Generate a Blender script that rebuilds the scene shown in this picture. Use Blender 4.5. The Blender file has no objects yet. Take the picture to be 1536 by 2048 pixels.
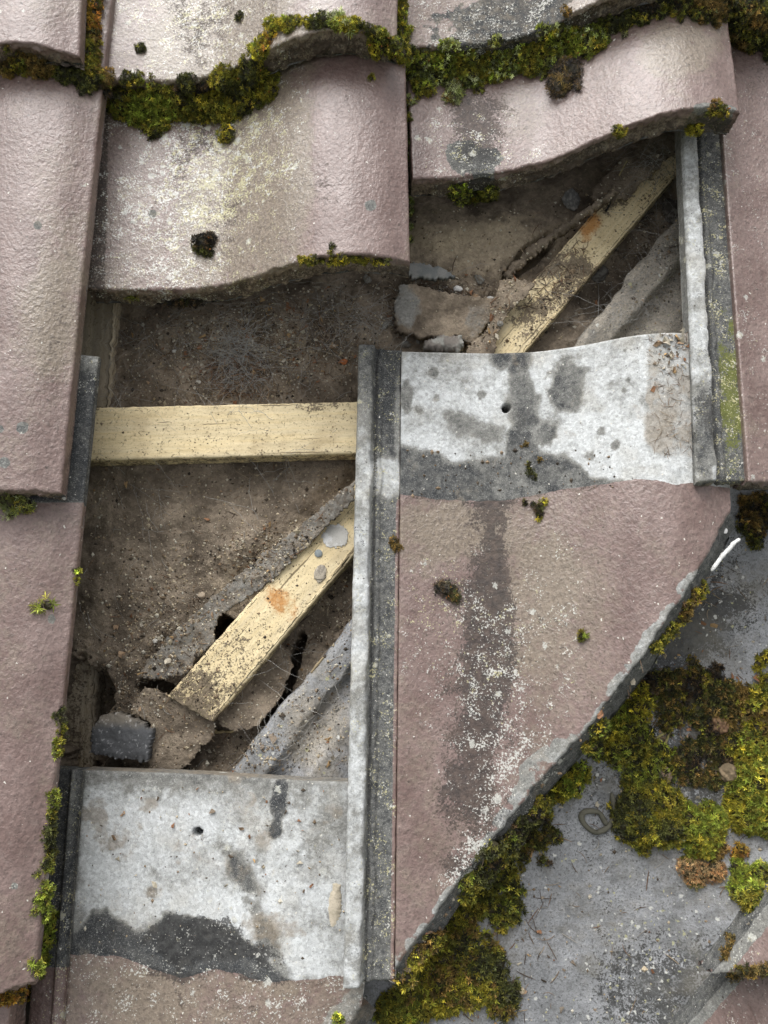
import bpy, math, random
import numpy as np
from mathutils import Matrix, Vector

# ------------------------------------------------------------------ frame, camera, light
# Roof frame: u to the right along the courses, v up the slope, w out of the roof (metres).
PITCH = math.radians(35)
M = Matrix.Rotation(PITCH, 4, 'X')
M3 = np.array(M.to_3x3())
scene = bpy.context.scene
COL = scene.collection

F = 1538.0                      # focal length in photo pixels (a 26 mm phone lens)
TILT, ROLL = math.radians(10), math.radians(1.2)
DIST = 0.732
CP = np.array([0.0, -math.sin(TILT), math.cos(TILT)]) * DIST
FW = -CP / DIST
UP0 = np.array([0.0, math.cos(TILT), math.sin(TILT)])
RT0 = np.array([1.0, 0.0, 0.0])
RT = math.cos(ROLL) * RT0 + math.sin(ROLL) * UP0
UP = -math.sin(ROLL) * RT0 + math.cos(ROLL) * UP0

cam_d = bpy.data.cameras.new('camera')
cam_d.sensor_fit = 'VERTICAL'
cam_d.sensor_height = 36.0
cam_d.lens = 36.0 * F / 2048.0
cam_d.clip_start = 0.01
cam_d.clip_end = 500
cam = bpy.data.objects.new('camera', cam_d)
COL.objects.link(cam)
rot = Matrix(((RT[0], UP[0], -FW[0], CP[0]), (RT[1], UP[1], -FW[1], CP[1]), (RT[2], UP[2], -FW[2], CP[2]), (0, 0, 0, 1)))
cam.matrix_world = M @ rot
scene.camera = cam

SUN_EL, SUN_AZ = math.radians(64), math.radians(-34)      # azimuth measured from up-slope, to the left
world = bpy.data.worlds.new('World')
scene.world = world
world.use_nodes = True
wn = world.node_tree
bg = wn.nodes['Background']
sky = wn.nodes.new('ShaderNodeTexSky')
sky.sky_type = 'NISHITA'
sky.sun_disc = False
sky.sun_elevation = SUN_EL
sky.sun_rotation = SUN_AZ
sky.air_density = 1.0
sky.dust_density = 6.0
sky.ozone_density = 1.0
hs = wn.nodes.new('ShaderNodeHueSaturation')               # overcast: the sky is nearly white
hs.inputs['Saturation'].default_value = 0.10
wn.links.new(sky.outputs[0], hs.inputs['Color'])
wn.links.new(hs.outputs[0], bg.inputs['Color'])
bg.inputs['Strength'].default_value = 0.15

sun_d = bpy.data.lights.new('sun', 'SUN')
sun_d.energy = 1.4
sun_d.angle = math.radians(52)
sun_d.color = (1.0, 0.965, 0.92)
sun = bpy.data.objects.new('sun', sun_d)
COL.objects.link(sun)
sd = Vector((math.sin(SUN_AZ) * math.cos(SUN_EL), math.cos(SUN_AZ) * math.cos(SUN_EL), math.sin(SUN_EL)))
sun.rotation_euler = sd.to_track_quat('Z', 'Y').to_euler()

scene.view_settings.view_transform = 'Standard'
scene.view_settings.look = 'None'
scene.view_settings.exposure = 0.54
scene.view_settings.gamma = 1.0

rng = np.random.default_rng(11)

# ------------------------------------------------------------------ helpers
def P(px, py, h=0.0):
    """the point at height h above the batten plane that stands at photo position (px, py)"""
    px = np.asarray(px, float); py = np.asarray(py, float); h = np.asarray(h, float)
    d = FW + ((px - 768) / F)[..., None] * RT + ((1024 - py) / F)[..., None] * UP
    t = (h - CP[2]) / d[..., 2]
    return CP + t[..., None] * d

def pix(p):
    q = p - CP
    z = q @ FW
    return 768 + F * (q @ RT) / z, 1024 - F * (q @ UP) / z

def _hash(ix, iy, seed):
    n = (ix * 374761393 + iy * 668265263 + seed * 974634577) & 0xFFFFFFFF
    n = ((n ^ (n >> 13)) * 1274126177) & 0xFFFFFFFF
    n = n ^ (n >> 16)
    return (n & 0xFFFF) / 65535.0

def vnoise(x, y, seed):
    xi = np.floor(x).astype(np.int64); yi = np.floor(y).astype(np.int64)
    fx = x - xi; fy = y - yi
    fx = fx * fx * (3 - 2 * fx); fy = fy * fy * (3 - 2 * fy)
    a = _hash(xi, yi, seed); b = _hash(xi + 1, yi, seed); c = _hash(xi, yi + 1, seed); d = _hash(xi + 1, yi + 1, seed)
    return (a * (1 - fx) + b * fx) * (1 - fy) + (c * (1 - fx) + d * fx) * fy

def fbm(x, y, period, octaves=4, seed=1):
    s = 0; a = 1.0; tot = 0; f = 1.0 / period
    x = np.asarray(x, float); y = np.asarray(y, float)
    for o in range(octaves):
        s = s + a * vnoise(x * f + 17.3 * o, y * f - 9.1 * o, seed + 31 * o)
        tot += a; a *= 0.55; f *= 2.03
    return s / tot

def sstep(a, b, x):
    t = np.clip((x - a) / (b - a), 0, 1)
    return t * t * (3 - 2 * t)

def blob(x, y, cx, cy, rx, ry, rot=0, soft=0.35, warp=0.45, per=60, seed=3):
    c, s = math.cos(math.radians(rot)), math.sin(math.radians(rot))
    dx, dy = x - cx, y - cy
    d = np.sqrt(((dx * c + dy * s) / rx) ** 2 + ((-dx * s + dy * c) / ry) ** 2)
    d = d + warp * 2.4 * (fbm(x, y, per, 4, seed + int(cx) + int(cy)) - 0.5) + warp * 1.3 * (fbm(x, y, per * .28, 3, seed + int(cx) + 7) - 0.5)
    return 1 - sstep(1 - soft, 1 + soft, d)

def line_y(x, pts):
    pts = np.array(pts, float)
    return np.interp(x, pts[:, 0], pts[:, 1])

def tag(o, label=None, cat=None, group=None, kind=None):
    if label: o['label'] = label
    if cat: o['category'] = cat
    if group: o['group'] = group
    if kind: o['kind'] = kind
    return o

def build(name, V, quads=None, tris=None, mat=None, parent=None, attrs=None, cols=None, smooth=True, origin=None):
    """links ONE mesh object; V in roof coordinates"""
    V = np.asarray(V, float)
    if origin is None:
        origin = V.mean(0) if parent is None else np.array(parent['_o'])
    me = bpy.data.meshes.new(name)
    nq = 0 if quads is None else len(quads); nt = 0 if tris is None else len(tris)
    loops = []
    if nq: loops.append(np.asarray(quads, np.int32).ravel())
    if nt: loops.append(np.asarray(tris, np.int32).ravel())
    loops = np.concatenate(loops)
    me.vertices.add(len(V)); me.vertices.foreach_set('co', (V - origin).astype(np.float32).ravel())
    me.loops.add(len(loops)); me.loops.foreach_set('vertex_index', loops)
    me.polygons.add(nq + nt)
    starts = np.concatenate([np.arange(nq) * 4, nq * 4 + np.arange(nt) * 3]).astype(np.int32)
    me.polygons.foreach_set('loop_start', starts)
    me.update(calc_edges=True)
    me.polygons.foreach_set('use_smooth', np.full(nq + nt, smooth, bool))
    for k, a in (attrs or {}).items():
        at = me.attributes.new(k, 'FLOAT', 'POINT')
        at.data.foreach_set('value', np.asarray(a, np.float32).ravel())
    for k, a in (cols or {}).items():
        at = me.attributes.new(k, 'FLOAT_COLOR', 'POINT')
        a = np.asarray(a, np.float32)
        if a.shape[1] == 3: a = np.concatenate([a, np.ones((len(a), 1), np.float32)], 1)
        at.data.foreach_set('color', a.ravel())
    if mat: me.materials.append(mat)
    o = bpy.data.objects.new(name, me)
    COL.objects.link(o)
    o['_o'] = [float(c) for c in origin]
    if parent is None:
        o.matrix_world = M @ Matrix.Translation(Vector(origin))
    else:
        o.parent = parent
        d = np.array(origin) - np.array(parent['_o'])
        o.location = Vector(d)
    return o

def grid_quads(n, m, off=0, flip=False):
    """quads for an n x m grid stored row-major (n rows, m columns)"""
    i, j = np.meshgrid(np.arange(n - 1), np.arange(m - 1), indexing='ij')
    a = (i * m + j).ravel() + off
    q = np.stack([a, a + 1, a + m + 1, a + m], 1)
    return q[:, ::-1] if flip else q

# ------------------------------------------------------------------ node helpers
class G:
    def __init__(s, name):
        s.m = bpy.data.materials.new(name); s.m.use_nodes = True
        s.nt = s.m.node_tree; s.L = s.nt.links
        s.b = s.nt.nodes['Principled BSDF']
        s.co = s.nt.nodes.new('ShaderNodeTexCoord').outputs['Object']
    def put(s, sock, v):
        if isinstance(v, bpy.types.NodeSocket): s.L.new(v, sock)
        elif isinstance(v, (tuple, list)):
            sock.default_value = (*v, 1.0) if (sock.type == 'RGBA' and len(v) == 3) else v
        else: sock.default_value = v
    def mth(s, op, a, b=0.0, clamp=False):
        n = s.nt.nodes.new('ShaderNodeMath'); n.operation = op; n.use_clamp = clamp
        s.put(n.inputs[0], a); s.put(n.inputs[1], b); return n.outputs[0]
    def add(s, a, b): return s.mth('ADD', a, b)
    def mul(s, a, b): return s.mth('MULTIPLY', a, b)
    def mix(s, f, a, b):
        n = s.nt.nodes.new('ShaderNodeMix'); n.data_type = 'RGBA'
        s.put(n.inputs[0], f); s.put(n.inputs[6], a); s.put(n.inputs[7], b); return n.outputs[2]
    def fmix(s, f, a, b):
        n = s.nt.nodes.new('ShaderNodeMix'); n.data_type = 'FLOAT'
        s.put(n.inputs[0], f); s.put(n.inputs[2], a); s.put(n.inputs[3], b); return n.outputs[0]
    def step(s, x, a, b):
        n = s.nt.nodes.new('ShaderNodeMapRange'); n.interpolation_type = 'SMOOTHSTEP'
        s.put(n.inputs[0], x); n.inputs[1].default_value = a; n.inputs[2].default_value = b; return n.outputs[0]
    def noise(s, scale, detail=4, rough=0.55, vec=None, dist=0.0):
        n = s.nt.nodes.new('ShaderNodeTexNoise'); n.noise_dimensions = '3D'
        s.put(n.inputs['Vector'], vec or s.co); n.inputs['Scale'].default_value = scale
        n.inputs['Detail'].default_value = detail; n.inputs['Roughness'].default_value = rough
        n.inputs['Distortion'].default_value = dist; return n.outputs[0]
    def vor(s, scale, vec=None, rnd=1.0):
        n = s.nt.nodes.new('ShaderNodeTexVoronoi'); s.put(n.inputs['Vector'], vec or s.co)
        n.inputs['Scale'].default_value = scale; n.inputs['Randomness'].default_value = rnd
        return n.outputs['Distance'], n.outputs['Color']
    def stretch(s, k, vec=None):
        n = s.nt.nodes.new('ShaderNodeMapping'); s.put(n.inputs[0], vec or s.co); n.inputs['Scale'].default_value = k; return n.outputs[0]
    def warp(s, amt, scale, vec=None):
        n = s.nt.nodes.new('ShaderNodeTexNoise'); s.put(n.inputs['Vector'], vec or s.co); n.inputs['Scale'].default_value = scale; n.inputs['Detail'].default_value = 2
        a = s.nt.nodes.new('ShaderNodeVectorMath'); a.operation = 'MULTIPLY_ADD'
        s.L.new(n.outputs['Color'], a.inputs[0]); a.inputs[1].default_value = (amt,) * 3; s.put(a.inputs[2], vec or s.co); return a.outputs[0]
    def attr(s, name, what='Fac'):
        n = s.nt.nodes.new('ShaderNodeAttribute'); n.attribute_name = name; return n.outputs[what]
    def rand(s, col):
        n = s.nt.nodes.new('ShaderNodeSeparateColor'); s.L.new(col, n.inputs[0]); return n.outputs[0], n.outputs[1], n.outputs[2]
    def bump(s, h, dist, strength=1.0, prev=None):
        n = s.nt.nodes.new('ShaderNodeBump'); n.inputs['Distance'].default_value = dist
        s.put(n.inputs['Strength'], strength); s.put(n.inputs['Height'], h)
        if prev is not None: s.L.new(prev, n.inputs['Normal'])
        return n.outputs[0]
    def out(s, color, rough, normal=None, spec=0.5, **kw):
        s.put(s.b.inputs['Base Color'], color); s.put(s.b.inputs['Roughness'], rough)
        s.put(s.b.inputs['Specular IOR Level'], spec)
        if normal is not None: s.L.new(normal, s.b.inputs['Normal'])
        for k, v in kw.items(): s.put(s.b.inputs[k], v)
        return s.m

# ------------------------------------------------------------------ materials
def tile_material():
    g = G('painted_concrete_tile')
    bare, pale, dark, lich0, ylw, green, dust, wet = [g.attr(k) for k in ('bare', 'pale', 'dark', 'lich', 'ylw', 'green', 'dust', 'wet')]
    nf, nm, nb = g.noise(520, 3, 0.7), g.noise(150, 5, 0.65), g.noise(26, 4, 0.55)
    grain = g.noise(900, 2, 0.75)
    wr = g.noise(330, 2, .5, g.stretch((1.0, .8, 1.0)), .3)
    wr2 = g.noise(140, 3, .5)
    lich = g.mth('MINIMUM', lich0, .62)
    # mauve roof paint, worn and unevenly faded
    paint = g.mix(g.step(nb, .32, .68), (.156, .103, .091), (.220, .158, .142))
    paint = g.mix(g.mul(g.step(nm, .5, .75), .35), paint, (.275, .215, .20))
    # fine dust and grime caught in the texture
    dn = g.add(g.mul(nm, .55), g.mul(nf, .45))
    paint = g.mix(g.mul(g.step(g.add(dn, g.mul(dust, .26)), .50, .70), g.mth('MINIMUM', dust, .85)), paint, (.225, .185, .138))
    pit = g.step(g.add(g.add(g.mul(wr, .5), g.mul(nf, .5)), g.mul(dust, .04)), .545, .64)
    paint = g.mix(g.mul(pit, .42), paint, (.060, .042, .036))
    # bare cement
    c1 = g.mix(g.step(g.add(pale, g.add(g.mul(g.add(nm, -.5), .75), g.mul(g.add(nf, -.5), .35))), .02, .52), (.040, .043, .047), (.225, .225, .210))
    conc = g.mix(g.step(g.add(pale, g.add(g.mul(g.add(nm, -.5), .9), g.mul(g.add(nf, -.5), .18))), .42, .98), c1, (.56, .58, .585))
    conc = g.mix(g.mul(g.step(nb, .48, .68), .35), conc, g.mix(g.step(pale, .2, .7), (.10, .098, .09), (.36, .335, .28)))
    conc = g.mix(g.mul(g.step(grain, .54, .68), .45), conc, (.10, .10, .095))
    conc = g.mix(g.mul(g.step(grain, .46, .32), .28), conc, (.62, .62, .58))
    conc = g.mix(g.mul(g.step(g.add(dust, g.mul(g.add(nm, -.5), 1.4)), .35, .9), .6), conc, (.24, .195, .14))
    bm = g.step(g.add(g.add(bare, g.mul(g.add(nm, -.5), .45)), g.mul(g.add(nf, -.5), .25)), .46, .54)
    col = g.mix(bm, paint, conc)
    # black algae and soot, plus shade painted into channels and nail holes
    dm = g.step(g.add(g.mul(dark, .85), g.add(g.mul(g.add(nf, -.5), 1.9), g.mul(g.add(nm, -.5), 1.5))), .44, .82)
    col = g.mix(g.mul(dm, .88), col, g.mix(g.step(nm, .35, .65), g.mix(bm, (.028, .023, .021), (.026, .026, .026)), g.mix(bm, (.078, .056, .046), (.055, .055, .054))))
    # green algae film
    gm = g.step(g.add(green, g.add(g.mul(g.add(nf, -.5), 1.4), g.mul(g.add(nm, -.5), .6))), .55, .85)
    col = g.mix(g.mul(gm, .8), col, (.13, .145, .025))
    # lichen flecks of two sizes
    wv = g.warp(.004, 320)
    clump, fl, fl2 = g.noise(70, 4, .6), g.noise(560, 3, .6), g.noise(1250, 2, .6)
    tone = g.noise(230, 2, .5)
    val = g.add(g.add(g.mul(fl, .62), g.mul(fl2, .22)), g.mul(clump, .48))
    m = g.step(g.add(val, g.mul(lich, .20)), .788, .815)
    m = g.mul(m, g.step(lich, .03, .08))
    lc = g.mix(g.step(g.add(ylw, g.mul(g.add(tone, -.5), 1.6)), .40, .60), (.58, .58, .54), (.46, .43, .25))
    col = g.mix(g.mul(m, .85), col, lc)
    d, c = g.vor(95, g.warp(.006, 160)); r, r2, r3 = g.rand(c)
    m = g.mul(g.mth('LESS_THAN', r, g.mul(lich, .55)), g.step(g.add(g.add(d, g.mul(g.add(fl, -.5), .75)), g.mul(r2, .16)), .36, .29))
    col = g.mix(g.mul(m, .8), col, g.mix(g.step(fl2, .45, .6), (.42, .42, .38), lc))
    fl3 = g.noise(820, 3, .6, g.stretch((1, 1, 1), g.warp(.01, 50)))
    m = g.mul(g.step(g.add(g.add(g.mul(fl3, .8), g.mul(clump, .25)), g.mul(lich, .17)), .715, .735), g.step(lich, .03, .1))
    col = g.mix(g.mul(m, .75), col, lc)
    d0, c0 = g.vor(430); r0, r1, r2_ = g.rand(c0)
    gr = g.fmix(bm, g.fmix(r0, .87, 1.14), g.fmix(r0, .80, 1.15))
    vm = g.nt.nodes.new('ShaderNodeVectorMath'); vm.operation = 'SCALE'; g.L.new(col, vm.inputs[0]); g.L.new(gr, vm.inputs['Scale']); col = vm.outputs[0]
    # stray specks that lie everywhere
    d, c = g.vor(330, wv); r, r2, r3 = g.rand(c)
    m = g.mul(g.mth('LESS_THAN', r, .022), g.step(g.add(d, g.mul(g.add(nf, -.5), .3)), .26, .18))
    col = g.mix(m, col, (.62, .6, .54))
    d, c = g.vor(210, wv); r, r2, r3 = g.rand(c)
    m = g.mul(g.mth('LESS_THAN', r, .05), g.step(g.add(d, g.mul(g.add(nf, -.5), .5)), .20, .12))
    col = g.mix(g.mul(m, .8), col, (.05, .04, .032))
    rough = g.fmix(bm, g.add(g.fmix(wet, .50, .33), g.mul(g.add(nm, -.5), .35)), .86)
    rough = g.fmix(dm, rough, .7)
    n1 = g.bump(g.add(g.add(wr, g.mul(wr2, .8)), g.mul(nf, .28)), .0019, g.fmix(bm, .48, .14))
    n2 = g.bump(g.add(grain, nf), .0006, g.fmix(bm, .22, .45), n1)
    return g.out(col, rough, n2, g.fmix(bm, .55, .25), **{'Coat Weight': g.mul(g.fmix(bm, g.fmix(dm, 1.0, .3), 0.0), g.mth('MINIMUM', wet, .26)), 'Coat Roughness': .27})

def wood_material(name, base, light, grey):
    g = G(name)
    wp = g.attr('wp', 'Vector')
    dirt, rust = g.attr('dirt'), g.attr('rust')
    gr = g.noise(1, 4, .7, g.stretch((12, 300, 300), wp), .25)
    gr2 = g.noise(1, 3, .6, g.stretch((4, 70, 70), wp), .4)
    st = g.noise(22, 4, .65)
    saw = g.noise(1, 3, .7, g.stretch((170, 420, 420), wp))
    nm, nf = g.noise(110, 5, .65), g.noise(480, 3, .7)
    col = g.mix(g.step(gr, .3, .72), base, light)
    col = g.mix(g.mul(g.step(gr2, .42, .68), .6), col, grey)
    col = g.mix(g.mul(g.step(st, .50, .72), .45), col, (.36, .27, .15))
    col = g.mix(g.mul(g.step(saw, .52, .68), .28), col, (.30, .22, .12))
    col = g.mix(g.mul(g.step(nf, .58, .66), .55), col, (.20, .155, .10))
    ck = g.noise(1, 2, .5, g.stretch((9, 330, 330), g.warp(.002, 40, wp)), .0)
    col = g.mix(g.mul(g.step(ck, .665, .70), .75), col, (.10, .075, .045))
    col = g.mix(g.mul(g.step(g.add(g.mul(rust, .7), g.add(g.mul(g.add(nm, -.5), 1.6), g.mul(g.add(nf, -.5), .8))), .35, .95), .85), col, (.50, .22, .055))
    dm = g.step(g.add(g.mul(dirt, .62), g.add(g.mul(g.add(nm, -.5), 1.6), g.mul(g.add(nf, -.5), 1.9))), .38, .68)
    col = g.mix(g.mul(dm, .9), col, g.mix(g.step(nf, .35, .65), (.035, .028, .022), (.19, .15, .11)))
    n = g.bump(g.add(g.mul(gr, .5), nf), .0007, .5)
    n = g.bump(dm, .0012, .6, n)
    return g.out(col, .82, n, .25)

def felt_material():
    g = G('dusty_felt')
    sand, pale = g.attr('sand'), g.attr('pale')
    nf, nm, nb = g.noise(480, 4, .75), g.noise(120, 5, .7), g.noise(30, 4, .6)
    col = g.mix(g.step(nb, .3, .7), (.125, .101, .077), (.335, .275, .208))
    col = g.mix(g.step(g.add(sand, g.mul(g.add(nm, -.5), .9)), .25, 1.0), col, (.46, .38, .275))
    col = g.mix(g.step(g.add(pale, g.mul(g.add(nm, -.5), .9)), .4, .8), col, (.27, .265, .245))
    col = g.mix(g.mul(g.step(nf, .54, .68), .5), col, (.045, .036, .028))
    d0, c0 = g.vor(400); r0, r1, r2_ = g.rand(c0)
    vm = g.nt.nodes.new('ShaderNodeVectorMath'); vm.operation = 'SCALE'; g.L.new(col, vm.inputs[0]); g.L.new(g.fmix(r0, .84, 1.15), vm.inputs['Scale']); col = vm.outputs[0]
    d, c = g.vor(380); r, _, _ = g.rand(c)
    m = g.mul(g.mth('LESS_THAN', r, .10), g.step(d, .34, .2)); col = g.mix(g.mul(m, .75), col, (.42, .37, .27))
    n = g.bump(nf, .0012, .8, g.bump(nm, .003, .5))
    return g.out(col, .95, n, .1)

def liner_material():
    g = G('grey_valley_liner')
    pale, dark, pink = g.attr('pale'), g.attr('dark'), g.attr('pink')
    nf, nm, nb = g.noise(520, 4, .75), g.noise(130, 5, .7), g.noise(24, 4, .55)
    col = g.mix(g.step(nb, .3, .7), (.245, .252, .260), (.350, .358, .372))
    col = g.mix(g.step(g.add(pale, g.mul(g.add(nm, -.5), .8)), .35, 1.0), col, (.365, .330, .275))
    col = g.mix(g.mul(g.step(nf, .50, .64), .62), col, (.085, .088, .088))
    dm = g.step(g.add(g.mul(dark, .72), g.add(g.mul(g.add(nf, -.5), 2.0), g.mul(g.add(nm, -.5), 2.0))), .40, .80)
    col = g.mix(g.mul(dm, .85), col, (.036, .036, .034))
    col = g.mix(g.step(g.add(pink, g.mul(g.add(nm, -.5), 1.2)), .62, .75), col, (.27, .19, .175))
    d0, c0 = g.vor(430); r0, r1, r2_ = g.rand(c0)
    vm = g.nt.nodes.new('ShaderNodeVectorMath'); vm.operation = 'SCALE'; g.L.new(col, vm.inputs[0]); g.L.new(g.fmix(r0, .84, 1.14), vm.inputs['Scale']); col = vm.outputs[0]
    silt = g.noise(17, 6, .68)
    bl_ = g.noise(36, 5, .7)
    col = g.mix(g.mul(g.step(bl_, .50, .66), .60), col, (.12, .122, .12))
    col = g.mix(g.mul(g.step(silt, .48, .66), .45), col, (.20, .185, .15))
    wv = g.warp(.004, 300)
    lich = g.attr('lich')
    for sc, rad in ((170, .36), (330, .4)):
        d, c = g.vor(sc, wv); r, r2, r3 = g.rand(c)
        m = g.mul(g.mth('LESS_THAN', r, lich), g.step(g.add(d, g.mul(g.add(nf, -.5), .5)), rad, rad - .14))
        col = g.mix(g.mul(m, .85), col, g.mix(g.mth('LESS_THAN', r3, .35), (.62, .62, .58), (.42, .41, .24)))
    n = g.bump(nf, .0009, .7, g.bump(nm, .0025, .35))
    return g.out(col, .78, n, .35)

def moss_material():
    g = G('moss_leaf')
    g.b.inputs['Subsurface Weight'].default_value = 0.0
    col = g.attr('tint', 'Color')
    m = g.out(col, .62, None, .35)
    tr = g.nt.nodes.new('ShaderNodeBsdfTranslucent'); g.L.new(col, tr.inputs[0])
    mx = g.nt.nodes.new('ShaderNodeMixShader'); mx.inputs[0].default_value = .3
    g.L.new(g.b.outputs[0], mx.inputs[1]); g.L.new(tr.outputs[0], mx.inputs[2])
    g.L.new(mx.outputs[0], g.nt.nodes['Material Output'].inputs['Surface'])
    return m

def tint_material(name, rough=.85, spec=.2, bumpd=.0008):
    g = G(name)
    nf = g.noise(900, 4, .65)
    col = g.mix(g.mul(g.step(nf, .5, .75), .35), g.attr('tint', 'Color'), (.03, .026, .022))
    return g.out(col, rough, g.bump(nf, bumpd, .6), spec)

def flat_material(name, c1, c2, scale, rough=.9):
    g = G(name); n = g.noise(scale, 5, .6)
    return g.out(g.mix(g.step(n, .3, .7), c1, c2), rough, None, .2)

def web_material():
    g = G('cobweb_silk')
    m = g.out((.55, .54, .51), .7, None, .3)
    g.b.inputs['Alpha'].default_value = .5
    return m

MT = tile_material()
MW = wood_material('sawn_pale_wood', (.70, .565, .325), (.80, .68, .44), (.62, .53, .36))
MWO = wood_material('weathered_wood', (.38, .32, .23), (.60, .52, .39), (.24, .21, .17))
MF = felt_material()
ML = liner_material()
MM = moss_material()
MS = tint_material('stone_and_mortar')
MD = tint_material('dry_litter')
MWEB = web_material()

# ------------------------------------------------------------------ setting
def flat_sheet(name, x0, x1, y0, y1, z, mat, world_space=False):
    V = np.array([(x0, y0, z), (x1, y0, z), (x1, y1, z), (x0, y1, z)], float)
    return build(name, V, quads=[(0, 1, 2, 3)], mat=mat, smooth=False)

deck = flat_sheet('roof_deck', -2.6, 2.6, -1.6, 1.8, -.12, flat_material('dark_boards', (.03, .025, .02), (.06, .05, .04), 14))
tag(deck, kind='structure')
gm = bpy.data.meshes.new('ground')
gm.from_pydata([(-300, -300, -5), (300, -300, -5), (300, 300, -5), (-300, 300, -5)], [], [(0, 1, 2, 3)])
gm.materials.append(flat_material('garden_grass', (.05, .07, .025), (.09, .11, .045), 2.0))
ground = bpy.data.objects.new('ground', gm); COL.objects.link(ground); tag(ground, kind='structure')

# ------------------------------------------------------------------ tiles
def prof_from(pts):
    pts = np.array(pts, float)
    xs = np.linspace(-.25, 1.25, 1501)
    ys = np.interp(xs, pts[:, 0], pts[:, 1])
    k = np.hanning(121); k /= k.sum()
    ys = np.convolve(np.pad(ys, 60, 'edge'), k, 'valid') / 1000.0
    return lambda s: np.interp(s, xs, ys)

ROLLP = prof_from([(0, 7), (.05, 3), (.16, 0), (.32, 1), (.43, 8), (.53, 24), (.64, 45), (.74, 58), (.83, 62), (.92, 58), (1, 46)])
LOWP = prof_from([(0, 1), (.1, -1), (.3, -2), (.45, 0), (.6, 7), (.72, 11), (.84, 8), (1, 2)])
CUTP = prof_from([(0, 1), (.08, -1), (.3, -3), (.45, 2), (.58, 18), (.70, 40), (.80, 49), (.90, 46), (1, 34)])

def edge_samples(n, L, r=.004):
    inner = np.linspace(0, 1, n)
    e = np.array([0, .15, .4, .8, 1.3, 2.0, 3.0, 4.2]) * .001 / L
    a = np.concatenate([e, inner[(inner > e[-1] * 1.3) & (inner < 1 - e[-1] * 1.3)], 1 - e])
    return np.unique(np.round(a, 7))

DROPS = np.array([.0012, .003, .005, .0075, .010, .0125, .015, .0175, .020, .0225, .025, 1.0])   # last = full thickness

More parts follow.
